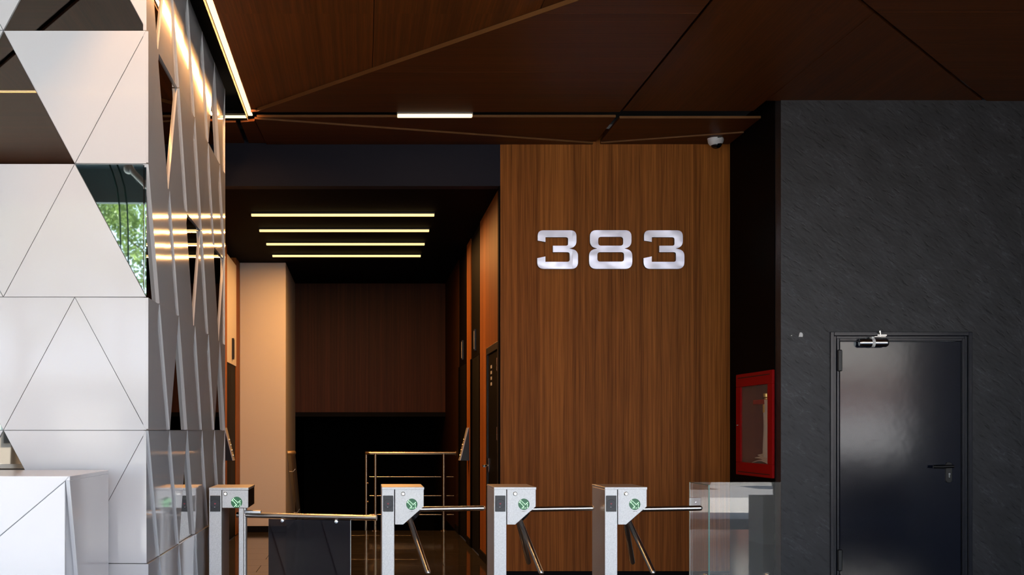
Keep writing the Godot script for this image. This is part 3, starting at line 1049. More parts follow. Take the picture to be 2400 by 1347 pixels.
func build_stone_wall() -> void:
	var g := MB.new()
	var x0 := 3.30
	var dl := 3.687
	var dr := 4.808
	var dt := 2.105
	g.box(Vector3(x0, 0.0, ZS - 0.14), Vector3(dl, YC + 0.1, ZS))
	g.box(Vector3(dr, 0.0, ZS - 0.14), Vector3(7.3, YC + 0.1, ZS))
	g.box(Vector3(dl, dt, ZS - 0.14), Vector3(dr, YC + 0.1, ZS))
	struct("wall_right", g, mats.slate, "dark slate-textured wall round the navy steel door", "wall")
	# return of that wall with the fire cabinet's recess
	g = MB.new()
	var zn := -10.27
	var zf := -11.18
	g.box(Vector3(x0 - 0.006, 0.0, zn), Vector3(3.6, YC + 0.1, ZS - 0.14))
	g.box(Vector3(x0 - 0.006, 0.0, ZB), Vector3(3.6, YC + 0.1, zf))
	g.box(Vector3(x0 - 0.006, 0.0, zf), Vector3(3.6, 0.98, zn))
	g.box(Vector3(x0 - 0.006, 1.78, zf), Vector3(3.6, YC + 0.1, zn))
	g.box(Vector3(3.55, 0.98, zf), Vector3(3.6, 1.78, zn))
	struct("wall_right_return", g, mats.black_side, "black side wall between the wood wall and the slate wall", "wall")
	# navy door
	var d := thing("door_1", Vector3(4.25, 0, ZS), "glossy navy steel door with a chrome closer in the slate wall", "door", "", "structure")
	g = MB.new()
	var f := func(a: float, b: float, z0: float, z1: float, top: float) -> void:
		g.box(Vector3(dl + a, 0.0, ZS - z1), Vector3(dl + b, top, ZS + z0), 0.003)
		g.box(Vector3(dr - b, 0.0, ZS - z1), Vector3(dr - a, top, ZS + z0), 0.003)
		g.box(Vector3(dl + b, top - (b - a), ZS - z1), Vector3(dr - b, top, ZS + z0), 0.003)
	f.call(0.0, 0.03, 0.012, 0.12, dt)
	f.call(0.03, 0.055, -0.012, 0.12, dt - 0.03)
	f.call(0.055, 0.076, -0.002, 0.12, dt - 0.05)
	obj("frame", g, mats.navy_frame, d)
	g = MB.new()
	g.box(Vector3(3.768, 0.006, ZS - 0.07), Vector3(4.727, 2.032, ZS - 0.012), 0.004)
	var leaf := obj("leaf", g, mats.navy_door, d)
	g = MB.new()
	g.box(Vector3(3.745, 1.795, ZS - 0.02), Vector3(3.782, 1.965, ZS + 0.012), 0.006)
	obj("hinge", g, mats.matt_black, d)
	g = MB.new()
	g.box(Vector3(3.745, 0.22, ZS - 0.02), Vector3(3.782, 0.39, ZS + 0.012), 0.006)
	obj("hinge", g, mats.matt_black, d)
	# lever set
	g = MB.new()
	var esc := PackedVector2Array()
	for k in 13:
		var a := PI * k / 12.0
		esc.append(Vector2(4.627 + 0.0255 * cos(a), 1.055 + 0.0255 * sin(a)))
	for k in 13:
		var a := PI + PI * k / 12.0
		esc.append(Vector2(4.627 + 0.0255 * cos(a), 0.94 + 0.0255 * sin(a)))
	g.prism(esc, Vector3(0, 0, ZS), Vector3.RIGHT, Vector3.UP, Vector3.BACK, -0.012, 0.0, 0.003)
	obj("escutcheon", g, mats.matt_black, d)
	g = MB.new()
	g.tube([Vector3(4.627, 1.047, ZS), Vector3(4.627, 1.047, ZS + 0.05)], 0.011, 12)
	g.tube([Vector3(4.64, 1.047, ZS + 0.05), Vector3(4.61, 1.047, ZS + 0.05), Vector3(4.55, 1.043, ZS + 0.048), Vector3(4.482, 1.044, ZS + 0.046)], 0.0125, 12)
	obj("lever", g, mats.matt_black, d)
	g = MB.new()
	g.lathe([Vector2(0.0, 0.006), Vector2(0.0085, 0.006), Vector2(0.0095, 0.0)], Vector3(4.628, 0.985, ZS), Vector3.BACK, 16)
	g.box(Vector3(4.6225, 0.955, ZS), Vector3(4.6335, 0.985, ZS + 0.005), 0.002)
	obj("lock_cylinder", g, mats.chrome, d, "bright profile lock cylinder")
	# closer
	g = MB.new()
	g.lathe([Vector2(0.0, -0.113), Vector2(0.024, -0.113), Vector2(0.034, -0.098), Vector2(0.034, 0.098), Vector2(0.024, 0.113), Vector2(0.0, 0.113)], Vector3(4.018, 2.018, ZS + 0.033), Vector3.RIGHT, 28)
	var cl := obj("closer", g, mats.chrome, d, "chrome cylindrical door closer")
	g = MB.new()
	g.tube([Vector3(3.999, 2.018, ZS + 0.033), Vector3(4.022, 2.018, ZS + 0.033)], 0.0355, 28)
	g.box(Vector3(3.999, 2.05, ZS + 0.0), Vector3(4.019, 2.066, ZS + 0.045), 0.002)
	obj("closer_band", g, mats.white_edge, cl)
	g = MB.new()
	g.box(Vector3(4.02, 2.062, ZS + 0.03), Vector3(4.11, 2.068, ZS + 0.048), 0.001)
	g.box(Vector3(4.066, 2.068, ZS + 0.012), Vector3(4.075, 2.105, ZS + 0.04), 0.002)
	g.tube([Vector3(4.07, 2.098, ZS + 0.03), Vector3(4.07, 2.112, ZS + 0.03)], 0.011, 12)
	g.box(Vector3(4.05, 2.072, ZS + 0.012), Vector3(4.125, 2.084, ZS + 0.03), 0.002)
	obj("closer_arm", g, mats.steel_polished, cl)
	# filler patch and screw plug left of the door
	g = MB.new()
	var pp := PackedVector2Array([Vector2(-0.018, -0.016), Vector2(0.014, -0.017), Vector2(0.016, 0.0), Vector2(0.012, 0.014), Vector2(0.0, 0.021), Vector2(-0.010, 0.017), Vector2(-0.014, 0.003)])
	g.prism(pp, Vector3(3.458, 2.083, ZS), Vector3.RIGHT, Vector3.UP, Vector3.BACK, 0.0, 0.006, 0.003)
	tag(obj("filler_patch", g, mats.white_print), "small lump of white filler on the slate wall left of the door", "filler")
	g = MB.new()
	g.ball(Vector3(3.384, 2.078, ZS + 0.001), Vector3(0.005, 0.005, 0.003), 8, 6)
	tag(obj("wall_plug", g, mats.white_print), "tiny white wall plug left of the filler lump", "plug")
	# fire hose cabinet
	var x := x0 - 0.006
	var c := thing("fire_hose_cabinet", Vector3(x, 0.945, -10.72), "red recessed fire hose cabinet with a glass door on the black side wall", "cabinet")
	g = MB.new()
	g.box(Vector3(x, 1.005, -11.15), Vector3(3.545, 1.75, -11.14))
	g.box(Vector3(x, 1.005, -10.31), Vector3(3.545, 1.75, -10.30))
	g.box(Vector3(x, 1.0, -11.15), Vector3(3.545, 1.01, -10.30))
	g.box(Vector3(x, 1.745, -11.15), Vector3(3.545, 1.755, -10.30))
	g.box(Vector3(3.53, 1.0, -11.15), Vector3(3.545, 1.755, -10.30))
	obj("inner_box", g, mats.red_dark, c)
	g = MB.new()
	var za := -11.22
	var zb := -10.23
	g.box(Vector3(x - 0.022, 0.945, za), Vector3(x, 1.055, zb), 0.003)
	g.box(Vector3(x - 0.022, 1.705, za), Vector3(x, 1.815, zb), 0.003)
	g.box(Vector3(x - 0.022, 1.055, za), Vector3(x, 1.705, za + 0.12), 0.003)
	g.box(Vector3(x - 0.022, 1.055, zb - 0.12), Vector3(x, 1.705, zb), 0.003)
	obj("door_frame", g, mats.red_paint, c)
	for y in [0.972, 1.782]:
		g = MB.new()
		g.box(Vector3(x - 0.0235, y - 0.004, za + 0.06), Vector3(x - 0.0205, y + 0.004, zb - 0.06))
		obj("vent_slot", g, mats.slot_dark, c)
	g = MB.new()
	g.box(Vector3(x - 0.012, 1.05, za + 0.115), Vector3(x - 0.008, 1.71, zb - 0.115))
	obj("door_glass", g, mats.cabinet_glass, c)
	g = MB.new()
	g.lathe([Vector2(0.0, 0.018), Vector2(0.007, 0.016), Vector2(0.008, 0.0)], Vector3(x - 0.022, 1.375, za + 0.07), Vector3.LEFT, 12)
	obj("knob", g, mats.chrome, c)
	g = MB.new()
	g.box(Vector3(3.36, 1.55, -11.02), Vector3(3.42, 1.59, -10.36), 0.004)
	g.tube([Vector3(3.39, 1.57, -11.02), Vector3(3.53, 1.57, -11.05)], 0.012, 8)
	obj("hose_rack", g, mats.red_paint, c)
	g = MB.new()
	g.lathe([Vector2(0.0, 0.0), Vector2(0.035, 0.0), Vector2(0.035, 0.07), Vector2(0.024, 0.08), Vector2(0.024, 0.12), Vector2(0.03, 0.13), Vector2(0.03, 0.16), Vector2(0.0, 0.16)], Vector3(3.41, 1.48, -10.80), Vector3.UP, 20)
	obj("valve", g, mats.brass, c, "brass hose valve")
	g = MB.new()
	var ring := []
	for k in 19:
		var a := TAU * k / 18.0
		ring.append(Vector3(3.43 - 0.01, 1.675 + 0.022 * sin(a), -10.66 + 0.10 * cos(a)))
	g.tube(ring, 0.007, 8)
	g.tube([Vector3(3.42, 1.675, -10.76), Vector3(3.42, 1.675, -10.56)], 0.006, 8)
	g.tube([Vector3(3.42, 1.64, -10.78), Vector3(3.42, 1.675, -10.66)], 0.008, 8)
	obj("valve_wheel", g, mats.brass, c)
	var h := thing("fire_hose", Vector3(3.41, 1.05, -10.6), "off-white flat fire hose hanging in folds inside the red cabinet", "hose")
	g = MB.new()
	var ps := []
	for k in 12:
		ps.append(Vector3(3.40, 1.48 - 0.035 * k, -10.805 + 0.012 * sin(k * 0.5)))
	g.ribbon(ps, Vector3(0.3, 0, 1).normalized(), 0.06, 0.022)
	obj("strand", g, mats.hose, h)
	for q in 4:
		g = MB.new()
		ps = []
		for k in 14:
			ps.append(Vector3(3.375 + 0.028 * q, 1.585 - 0.037 * k - 0.012 * q, -10.60 + 0.05 * q + 0.02 * sin(k * 0.4 + q)))
		g.ribbon(ps, Vector3(0.2, 0, 1).normalized(), 0.20, 0.024)
		obj("fold", g, mats.hose, h)
	for q in 5:
		g = MB.new()
		ps = []
		for k in 11:
			var a := PI * k / 10.0
			ps.append(Vector3(3.36 + 0.016 * q, 1.055 + 0.022 * q + 0.022 * sin(a + q), -10.90 + 0.045 * q + 0.42 * k / 10.0 - 0.02 * q))
		g.ribbon(ps, Vector3(1, 0, 0.15).normalized(), 0.09, 0.02)
		obj("coil", g, mats.hose, h)

func build_desk() -> void:
	var d := thing("reception_desk", Vector3(-2.2, 0, -5.85), "white faceted reception desk in front of the triangular panel wall", "desk")
	var m: Material = mats.white_desk
	var zb := -6.27
	var zt := -5.44
	var y := 1.136
	var g := MB.new()
	g.box(Vector3(-3.4, y - 0.02, zb), Vector3(-1.245, y, zt - 0.004), 0.002)
	obj("desk_top", g, m, d)
	# right end: a panel whose front edge leans back towards the floor
	g = MB.new()
	var q := PackedVector2Array([Vector2(zt, y - 0.02), Vector2(zb, y - 0.02), Vector2(zb, 0.0), Vector2(-5.86, 0.0)])
	g.prism(q, Vector3(-1.262, 0, 0), Vector3.BACK, Vector3.UP, Vector3.RIGHT, 0.0, 0.017, 0.001)
	obj("side_panel", g, m, d)
	# upper and lower front facets meeting in a slanting crease
	g = MB.new()
	q = PackedVector2Array([Vector2(-1.246, y), Vector2(-3.4, y), Vector2(-3.4, 0.0), Vector2(-2.59, 0.0), Vector2(-1.264, y - 0.02)])
	g.prism(q, Vector3(0, 0, zt), Vector3.RIGHT, Vector3.UP, Vector3.BACK, -0.02, 0.0, 0.002)
	obj("front_facet", g, m, d)
	g = MB.new()
	q = PackedVector2Array([Vector2(-1.266, y - 0.0235), Vector2(-2.586, 0.0), Vector2(-1.266, 0.0)])
	g.prism(q, Vector3(0, 0, zt), Vector3.RIGHT, Vector3.UP, Vector3.BACK, -0.02, -0.003, 0.002)
	obj("front_facet", g, m, d)
	# inner face behind the leaning edge
	g = MB.new()
	q = PackedVector2Array([Vector2(zt - 0.02, y - 0.03), Vector2(zt - 0.035, y - 0.03), Vector2(-5.89, 0.0), Vector2(-5.87, 0.0)])
	g.prism(q, Vector3(-1.264, 0, 0), Vector3.BACK, Vector3.UP, Vector3.LEFT, 0.0, 0.25)
	obj("inner_panel", g, m, d)
	g = MB.new()
	q = PackedVector2Array([Vector2(zt - 0.022, y - 0.05), Vector2(-5.86, 0.0), Vector2(zt - 0.022, 0.0)])
	g.prism(q, Vector3(-1.30, 0, 0), Vector3.BACK, Vector3.UP, Vector3.LEFT, 0.0, 0.02)
	obj("gusset", g, m, d)
	g = MB.new()
	g.box(Vector3(-3.4, 0.0, zb), Vector3(-3.38, y - 0.02, zt - 0.02), 0.002)
	obj("side_panel", g, m, d)

const ARROW := [-0.55, 0.70, -0.69, 0.50, -0.79, 0.33, -0.35, 0.50, -0.15, 0.31, 0.05, 0.13, 0.23, -0.05, -0.59, 0.22, -0.40, 0.02, -0.22, -0.17, -0.03, -0.36, 0.42, 0.13, 0.62, 0.30, 0.61, 0.0, 0.61, -0.30, 0.63, -0.60, 0.31, -0.67, 0.0, -0.67, -0.32, -0.70, -0.18, -0.50]

func head(t: Node, x: float, zf: float, lane: String, w: float) -> void:
	# reader, lock, arrow and lettering on the front of a turnstile whose left edge is at x
	var g := MB.new()
	g.box(Vector3(x + 0.008, 0.786, zf), Vector3(x + 0.0765, 0.893, zf + 0.007), 0.002)
	var rd := obj("card_reader", g, mats.black_plastic, t)
	g = MB.new()
	var cx := x + 0.0415
	g.lathe([Vector2(0.0, 0.001), Vector2(0.028, 0.001), Vector2(0.029, 0.0)], Vector3(cx, 0.8385, zf + 0.007), Vector3.BACK, 28)
	obj("target_disc", g, mats.reader_disc, rd)
	g = MB.new()
	var hp := PackedVector2Array([Vector2(0, -0.006), Vector2(0.0065, 0.001), Vector2(0.005, 0.0055), Vector2(0.0, 0.003), Vector2(-0.005, 0.0055), Vector2(-0.0065, 0.001)])
	g.prism(hp, Vector3(cx, 0.8385, zf + 0.008), Vector3.RIGHT, Vector3.UP, Vector3.BACK, 0.0, 0.001)
	obj("pink_mark", g, mats.reader_pink, rd)
	g = MB.new()
	g.box(Vector3(cx - 0.0065, 0.815, zf + 0.008), Vector3(cx + 0.001, 0.818, zf + 0.009))
	obj("white_mark", g, mats.white_print, rd)
	g = MB.new()
	var kx := x + (0.142 if w > 0.27 else 0.110)
	g.lathe([Vector2(0.0, 0.010), Vector2(0.009, 0.010), Vector2(0.0115, 0.006), Vector2(0.014, 0.003), Vector2(0.014, 0.0)], Vector3(kx, 0.905, zf), Vector3.BACK, 20)
	obj("lock", g, mats.chrome, t)
	var ax := x + (0.2006 if w > 0.27 else 0.185)
	var ay := 0.835 if w > 0.27 else 0.8475
	g = MB.new()
	g.lathe([Vector2(0.0, 0.003), Vector2(0.036, 0.003), Vector2(0.0378, 0.0)], Vector3(ax, ay, zf), Vector3.BACK, 32)
	var disp := obj("arrow_display", g, mats.arrow_display, t)
	g = MB.new()
	for k in range(0, ARROW.size(), 2):
		g.lathe([Vector2(0.0, 0.0015), Vector2(0.0026, 0.0012), Vector2(0.0029, 0.0)], Vector3(ax + ARROW[k] * 0.0375, ay + ARROW[k + 1] * 0.0375, zf + 0.003), Vector3.BACK, 8)
	obj("arrow_lights", g, mats.arrow_led, disp, "green dotted arrow pointing down to the right")
	var tm := TextMesh.new()
	tm.text = lane
	var fnt := SystemFont.new()
	fnt.font_names = PackedStringArray(["Droid Sans"])
	tm.font = fnt
	tm.font_size = 32
	tm.pixel_size = 0.00028
	tm.depth = 0.0006
	tm.material = mats.ink
	var mi := MeshInstance3D.new()
	mi.name = "lane_lettering"
	mi.mesh = tm
	t.add_child(mi)
	mi.position = Vector3(ax, ay - 0.047, zf + 0.0004) - base_of(t)

func turnstile(x: float, lane: String, label: String) -> void:
	var zf := -8.571
	var dz := 0.48
	var t := thing("turnstile", Vector3(x + 0.14, 0, zf - 0.24), label, "turnstile", "tripod turnstiles across the lobby")
	var g := MB.new()
	g.box(Vector3(x + 0.001, 0.0, zf - dz), Vector3(x + 0.083, 0.934, zf - 0.001), 0.003)
	obj("post", g, mats.steel, t)
	g = MB.new()
	g.box(Vector3(x + 0.001, 0.0, zf - 0.002), Vector3(x + 0.083, 0.934, zf), 0.0008)
	obj("front_plate", g, mats.steel_front, t)
	g = MB.new()
	var q := PackedVector2Array([Vector2(0.0885, 0.934), Vector2(0.0885, 0.699), Vector2(0.142, 0.699), Vector2(0.280, 0.820), Vector2(0.280, 0.934)])
	g.prism(q, Vector3(x, 0, zf), Vector3.RIGHT, Vector3.UP, Vector3.BACK, -dz, -0.001, 0.002)
	obj("head_box", g, mats.steel, t)
	g = MB.new()
	g.prism(q, Vector3(x, 0, zf), Vector3.RIGHT, Vector3.UP, Vector3.BACK, -0.0015, 0.0, 0.0008)
	obj("front_plate", g, mats.steel_front, t)
	g = MB.new()
	g.box(Vector3(x, 0.934, zf - dz - 0.003), Vector3(x + 0.283, 0.950, zf + 0.003), 0.002)
	obj("lid", g, mats.steel, t)
	g = MB.new()
	g.box(Vector3(x, 0.9335, zf + 0.001), Vector3(x + 0.283, 0.9495, zf + 0.0045), 0.001)
	obj("lid_front", g, mats.steel_front, t)
	head(t, x, zf, lane, 0.283)
	# hub and three arms
	var c := Vector3(x + 0.173, 0.785, zf - 0.245)
	var ax := Vector3(0.7071, -0.7071, 0)
	g = MB.new()
	g.lathe([Vector2(0.062, 0.03), Vector2(0.062, 0.058), Vector2(0.052, 0.085), Vector2(0.0, 0.088)], c, ax, 28)
	obj("hub", g, mats.black_plastic, t)
	for d in [Vector3(1.0, 0.018, 0.0), Vector3(0.25, -0.75, 0.612), Vector3(0.25, -0.75, -0.612)]:
		g = MB.new()
		var e: Vector3 = d.normalized()
		g.tube([c + e * 0.085, c + e * 0.53], 0.0185, 20)
		g.ball(c + e * 0.53, Vector3(0.0165, 0.0165, 0.0165), 14, 8)
		obj("arm", g, mats.steel_polished, t)

func build_turnstiles() -> void:
	turnstile(0.1286, "LANE 2", "steel tripod turnstile in the middle of the row, left of the wood wall")
	turnstile(0.879, "LANE 3", "steel tripod turnstile in front of the left edge of the wood wall")
	turnstile(1.6216, "LANE 4", "steel tripod turnstile nearest the glass barrier")
	# gate post with its own head beside the faceted wall
	var zf := -8.571
	var dz := 0.49
	var x := -1.029
	var t := thing("gate_post", Vector3(x + 0.13, 0, zf - 0.24), "steel gate terminal with a green arrow beside the white faceted wall", "turnstile")
	var g := MB.new()
	g.box(Vector3(x + 0.001, 0.0, zf - dz), Vector3(x + 0.084, 0.93, zf - 0.001), 0.003)
	obj("post", g, mats.steel, t)
	g = MB.new()
	g.box(Vector3(x + 0.001, 0.0, zf - 0.002), Vector3(x + 0.084, 0.93, zf), 0.0008)
	obj("front_plate", g, mats.steel_front, t)
	g = MB.new()
	g.box(Vector3(x + 0.0875, 0.81, zf - 0.02), Vector3(x + 0.263, 0.93, zf), 0.002)
	obj("front_plate", g, mats.steel_front, t)
	g = MB.new()
	g.box(Vector3(x + 0.0875, 0.81, zf - dz), Vector3(x + 0.262, 0.93, zf - 0.02), 0.002)
	obj("head_box", g, mats.elevator_black, t)
	g = MB.new()
	g.box(Vector3(x, 0.93, zf - dz - 0.003), Vector3(x + 0.265, 0.946, zf - 0.003), 0.002)
	obj("lid", g, mats.steel, t)
	g = MB.new()
	g.box(Vector3(x, 0.93, zf - 0.003), Vector3(x + 0.265, 0.946, zf + 0.003), 0.001)
	obj("lid_front", g, mats.steel_front, t)
	g = MB.new()
	g.box(Vector3(x + 0.198, 0.0, zf - 0.04), Vector3(x + 0.233, 0.81, zf - 0.002), 0.003)
	obj("leg", g, mats.steel_front, t)
	head(t, x, zf, "LANE 1", 0.265)
	# swing gate hung from the rear of the terminal
	var s := thing("swing_gate", Vector3(-0.82, 0, -8.85), "swing gate of one steel bar with a smoked glass panel below", "gate")
	var a := Vector3(-0.87, 0.745, -8.86)
	var b := Vector3(0.094, 0.742, -8.60)
	g = MB.new()
	g.tube([a, b], 0.0185, 20)
	obj("bar", g, mats.steel_polished, s)
	g = MB.new()
	g.tube([Vector3(-0.82, 0.0, -8.846), Vector3(-0.82, 0.80, -8.846)], 0.022, 16)
	g.box(Vector3(-0.82, 0.758, -8.86), Vector3(-0.70, 0.778, -8.80), 0.003)
	obj("pivot_post", g, mats.steel, s)
	var u := (b - a).normalized()
	var nn := Vector3(-u.z, 0, u.x).normalized()
	g = MB.new()
	var p0 := a + u * 0.232
	var p1 := a + u * 0.815
	g.prism(PackedVector2Array([Vector2(0, 0.135), Vector2(p0.distance_to(p1), 0.135), Vector2(p0.distance_to(p1), 0.722), Vector2(0, 0.722)]), Vector3(p0.x, 0, p0.z), u, Vector3.UP, nn, -0.004, 0.004)
	obj("panel", g, mats.smoked_glass, s, "dark smoked glass infill")
	g = MB.new()
	g.box(Vector3(-0.002, 0.135, -0.0045), Vector3(0.002, 0.722, 0.0045))
	var ed := obj("panel_edge", g, mats.glass_edge_light, s)
	ed.position = Vector3(p1.x + 0.002, 0, p1.z) - base_of(s)
	ed.mesh = g.mesh(Vector3.ZERO)
	ed.mesh.surface_set_material(0, mats.glass_edge_light)
	for k in [0.33, 0.715]:
		g = MB.new()
		var p: Vector3 = a + u * k
		g.lathe([Vector2(0.0, 0.022), Vector2(0.011, 0.02), Vector2(0.013, -0.012), Vector2(0.0, -0.012)], Vector3(p.x, 0.712, p.z), Vector3.BACK, 16)
		obj("clamp", g, mats.chrome, s)

func build_glass() -> void:
	var z := ZS + 0.02
	var t := thing("glass_barrier", Vector3(2.93, 0, z), "waist-high clear glass barrier at the corner of the slate wall", "barrier")
	var g := MB.new()
	g.box(Vector3(2.576, 0.06, z - 0.005), Vector3(3.29, 0.922, z + 0.005))
	obj("glass_pane", g, mats.clear_glass, t)
	g = MB.new()
	g.box(Vector3(2.5725, 0.06, z - 0.0055), Vector3(2.576, 0.922, z + 0.0055))
	obj("pane_edge", g, mats.glass_edge_light, t)
	g = MB.new()
	g.box(Vector3(2.576, 0.06, z + 0.006), Vector3(2.586, 0.922, z + 0.54))
	obj("glass_pane", g, mats.clear_glass, t)
	g = MB.new()
	g.box(Vector3(2.5755, 0.06, z + 0.54), Vector3(2.5865, 0.922, z + 0.543))
	g.box(Vector3(2.5755, 0.920, z + 0.006), Vector3(2.5865, 0.9225, z + 0.54))
	obj("pane_edge", g, mats.glass_edge, t)
	for x in [2.70, 3.185]:
		g = MB.new()
		g.lathe([Vector2(0.0, 0.205), Vector2(0.02, 0.205), Vector2(0.024, 0.198), Vector2(0.024, 0.01), Vector2(0.045, 0.01), Vector2(0.045, 0.0)], Vector3(x, 0.0, z + 0.012), Vector3.UP, 20)
		obj("spigot", g, mats.steel_polished, t)
	g = MB.new()
	g.box(Vector3(2.568, 0.72, z + 0.006), Vector3(2.66, 0.80, z + 0.012), 0.002)
	obj("corner_clip", g, mats.steel_front, t)
	g = MB.new()
	g.lathe([Vector2(0.0, 0.004), Vector2(0.007, 0.003), Vector2(0.008, 0.0)], Vector3(2.62, 0.762, z + 0.012), Vector3.BACK, 12)
	obj("clip_screw", g, mats.chrome, t)

func rounded(pts: Array, n := 6) -> PackedVector2Array:       # [x, y, radius] corners
	var out := PackedVector2Array()
	var k := pts.size()
	for i in k:
		var p := Vector2(pts[i][0], pts[i][1])
		var r: float = pts[i][2]
		if r <= 0.0:
			out.append(p)
			continue
		var a := (Vector2(pts[(i + k - 1) % k][0], pts[(i + k - 1) % k][1]) - p).normalized()
		var b := (Vector2(pts[(i + 1) % k][0], pts[(i + 1) % k][1]) - p).normalized()
		for s in n + 1:
			var f := float(s) / n
			var q0 := p + a * r
			var q1 := p + b * r
			out.append(q0.lerp(p, f).lerp(p.lerp(q1, f), f))
	return out

func build_details() -> void:
	# the number: units of the drawing are 1/2613 m, measured from the wall's origin
	var three := [[190, 450, 0], [190, 210, 130], [1095, 210, 140], [1095, 590, 130], [930, 635, 0], [1132, 680, 130], [1132, 1110, 160], [178, 1110, 160], [178, 860, 0], [370, 820, 0], [370, 945, 0], [935, 945, 55], [935, 720, 55], [545, 720, 0], [545, 570, 0], [900, 570, 55], [900, 372, 55], [372, 372, 0], [372, 480, 0]]
	var half := [[1895, 207, 0], [1410, 207, 150], [1410, 590, 130], [1580, 635, 0], [1390, 680, 130], [1390, 1110, 170], [1895, 1110, 0], [1895, 941, 0], [1584, 941, 70], [1584, 720, 70], [1895, 720, 0], [1895, 569, 0], [1604, 569, 70], [1604, 362, 70], [1895, 362, 0]]
	var k := 1.0 / 2613.0
	var put := func(pts: PackedVector2Array, dx: float, mirror: bool) -> PackedVector2Array:
		var o := PackedVector2Array()
		for p in pts:
			var x: float = 2.0 * 1895.0 - p.x if mirror else p.x
			o.append(Vector2((x + 3900.0 + dx) * k, EYE + (4880.0 - p.y) * k))
		return o
	var shapes := [[put.call(rounded(three), 0, false)], [put.call(rounded(half), 0, false), put.call(rounded(half), 0, true)], [put.call(rounded(three), 2485, false)]]
	var at := [[1.74, "leftmost"], [2.22, "middle"], [2.69, "rightmost"]]
	for i in 3:
		var t := thing("number_digit", Vector3(at[i][0], 2.95, ZB), ["silver-white numeral 3 left of the numeral 8 on the wood wall", "silver-white numeral 8 on the wood wall", "silver-white numeral 3 right of the numeral 8 on the wood wall"][i], "numeral", "", "")
		var face := MB.new()
		var back := MB.new()
		for s in shapes[i]:
			face.prism(s, Vector3(0, 0, ZB), Vector3.RIGHT, Vector3.UP, Vector3.BACK, 0.030, 0.035, 0.0)
			back.prism(s, Vector3(0, 0, ZB), Vector3.RIGHT, Vector3.UP, Vector3.BACK, 0.0, 0.030)
		obj("face", face, mats.digit_face, t)
		obj("return_edge", back, mats.digit_side, t, "dark side returns")
	# dome camera under the ceiling
	var c := thing("security_camera", Vector3(3.10, YC - 0.02, -11.25), "white dome security camera under the ceiling at the end of the wood wall", "camera")
	var g := MB.new()
	g.xf = Transform3D(Basis(Vector3.BACK, 0.16), Vector3(3.097, YC - 0.018, -11.25))
	g.lathe([Vector2(0.066, 0.0), Vector2(0.069, -0.01), Vector2(0.069, -0.048), Vector2(0.058, -0.070), Vector2(0.049, -0.077)], Vector3.ZERO, Vector3.UP, 32)
	obj("body", g, mats.cam_white, c)
	g = MB.new()
	g.xf = Transform3D(Basis(Vector3.BACK, 0.16), Vector3(3.097, YC - 0.018, -11.25))
	g.ball(Vector3(0, -0.072, 0), Vector3(0.048, 0.042, 0.048), 24, 16)
	obj("dome", g, mats.cam_dome, c, "black smoked dome")
	g = MB.new()
	g.xf = Transform3D(Basis(Vector3.BACK, 0.16), Vector3(3.097, YC - 0.018, -11.25))
	g.box(Vector3(-0.002, -0.032, 0.064), Vector3(0.036, -0.022, 0.0705), 0.002)
	obj("badge", g, mats.ink, c)
	# LED line round the faceted wall
	var l := thing("perimeter_light_line", Vector3(-0.935, YC, -6.82), "bright warm LED line on the ceiling beside the white faceted wall", "light")
	for s in [[Vector3(-0.955, 0, -10.66), Vector3(-0.915, 0, -2.98)], [Vector3(-2.60, 0, -10.66), Vector3(-0.955, 0, -10.62)], [Vector3(-5.98, 0, -3.02), Vector3(-0.955, 0, -2.98)]]:
		g = MB.new()
		g.box(s[0] + Vector3(0, YC + 0.024, 0), s[1] + Vector3(0, YC + 0.05, 0))
		if s[1].x - s[0].x < 0.1:
			g.box(Vector3(s[0].x - 0.004, YC - 0.028, s[0].z), Vector3(s[0].x, YC + 0.05, s[1].z))
		else:
			g.box(Vector3(s[0].x, YC - 0.006, s[0].z - 0.004), Vector3(s[1].x, YC + 0.05, s[0].z))
		obj("channel", g, mats.plenum, l)
		g = MB.new()
		var low: float = YC + 0.014 if s[1].x - s[0].x < 0.1 else YC - 0.006
		g.box(s[0] + Vector3(0.002, low, 0.002), s[1] + Vector3(-0.001, (YC + 0.024) if s[1].x - s[0].x < 0.1 else YC + 0.010, -0.002), 0.002)
		obj("led_diffuser", g, mats.led_soft, l)
	# short lamp in the slot
	l = thing("slot_lamp", Vector3(0.589, 3.931, -10.46), "short white linear LED lamp hanging in the ceiling slot", "light")
	g = MB.new()
	g.box(Vector3(0.282, 3.910, -10.482), Vector3(0.896, 3.932, -10.438), 0.002)
	obj("housing", g, mats.lamp_white, l)
	g = MB.new()
	g.box(Vector3(0.284, 3.886, -10.480), Vector3(0.894, 3.910, -10.440), 0.004)
	obj("led_diffuser", g, mats.led_soft, l)
	for x in [0.2795, 0.896]:
		g = MB.new()
		g.box(Vector3(x, 3.888, -10.482), Vector3(x + 0.0025, 3.931, -10.438))
		obj("end_cap", g, mats.lamp_white, l)

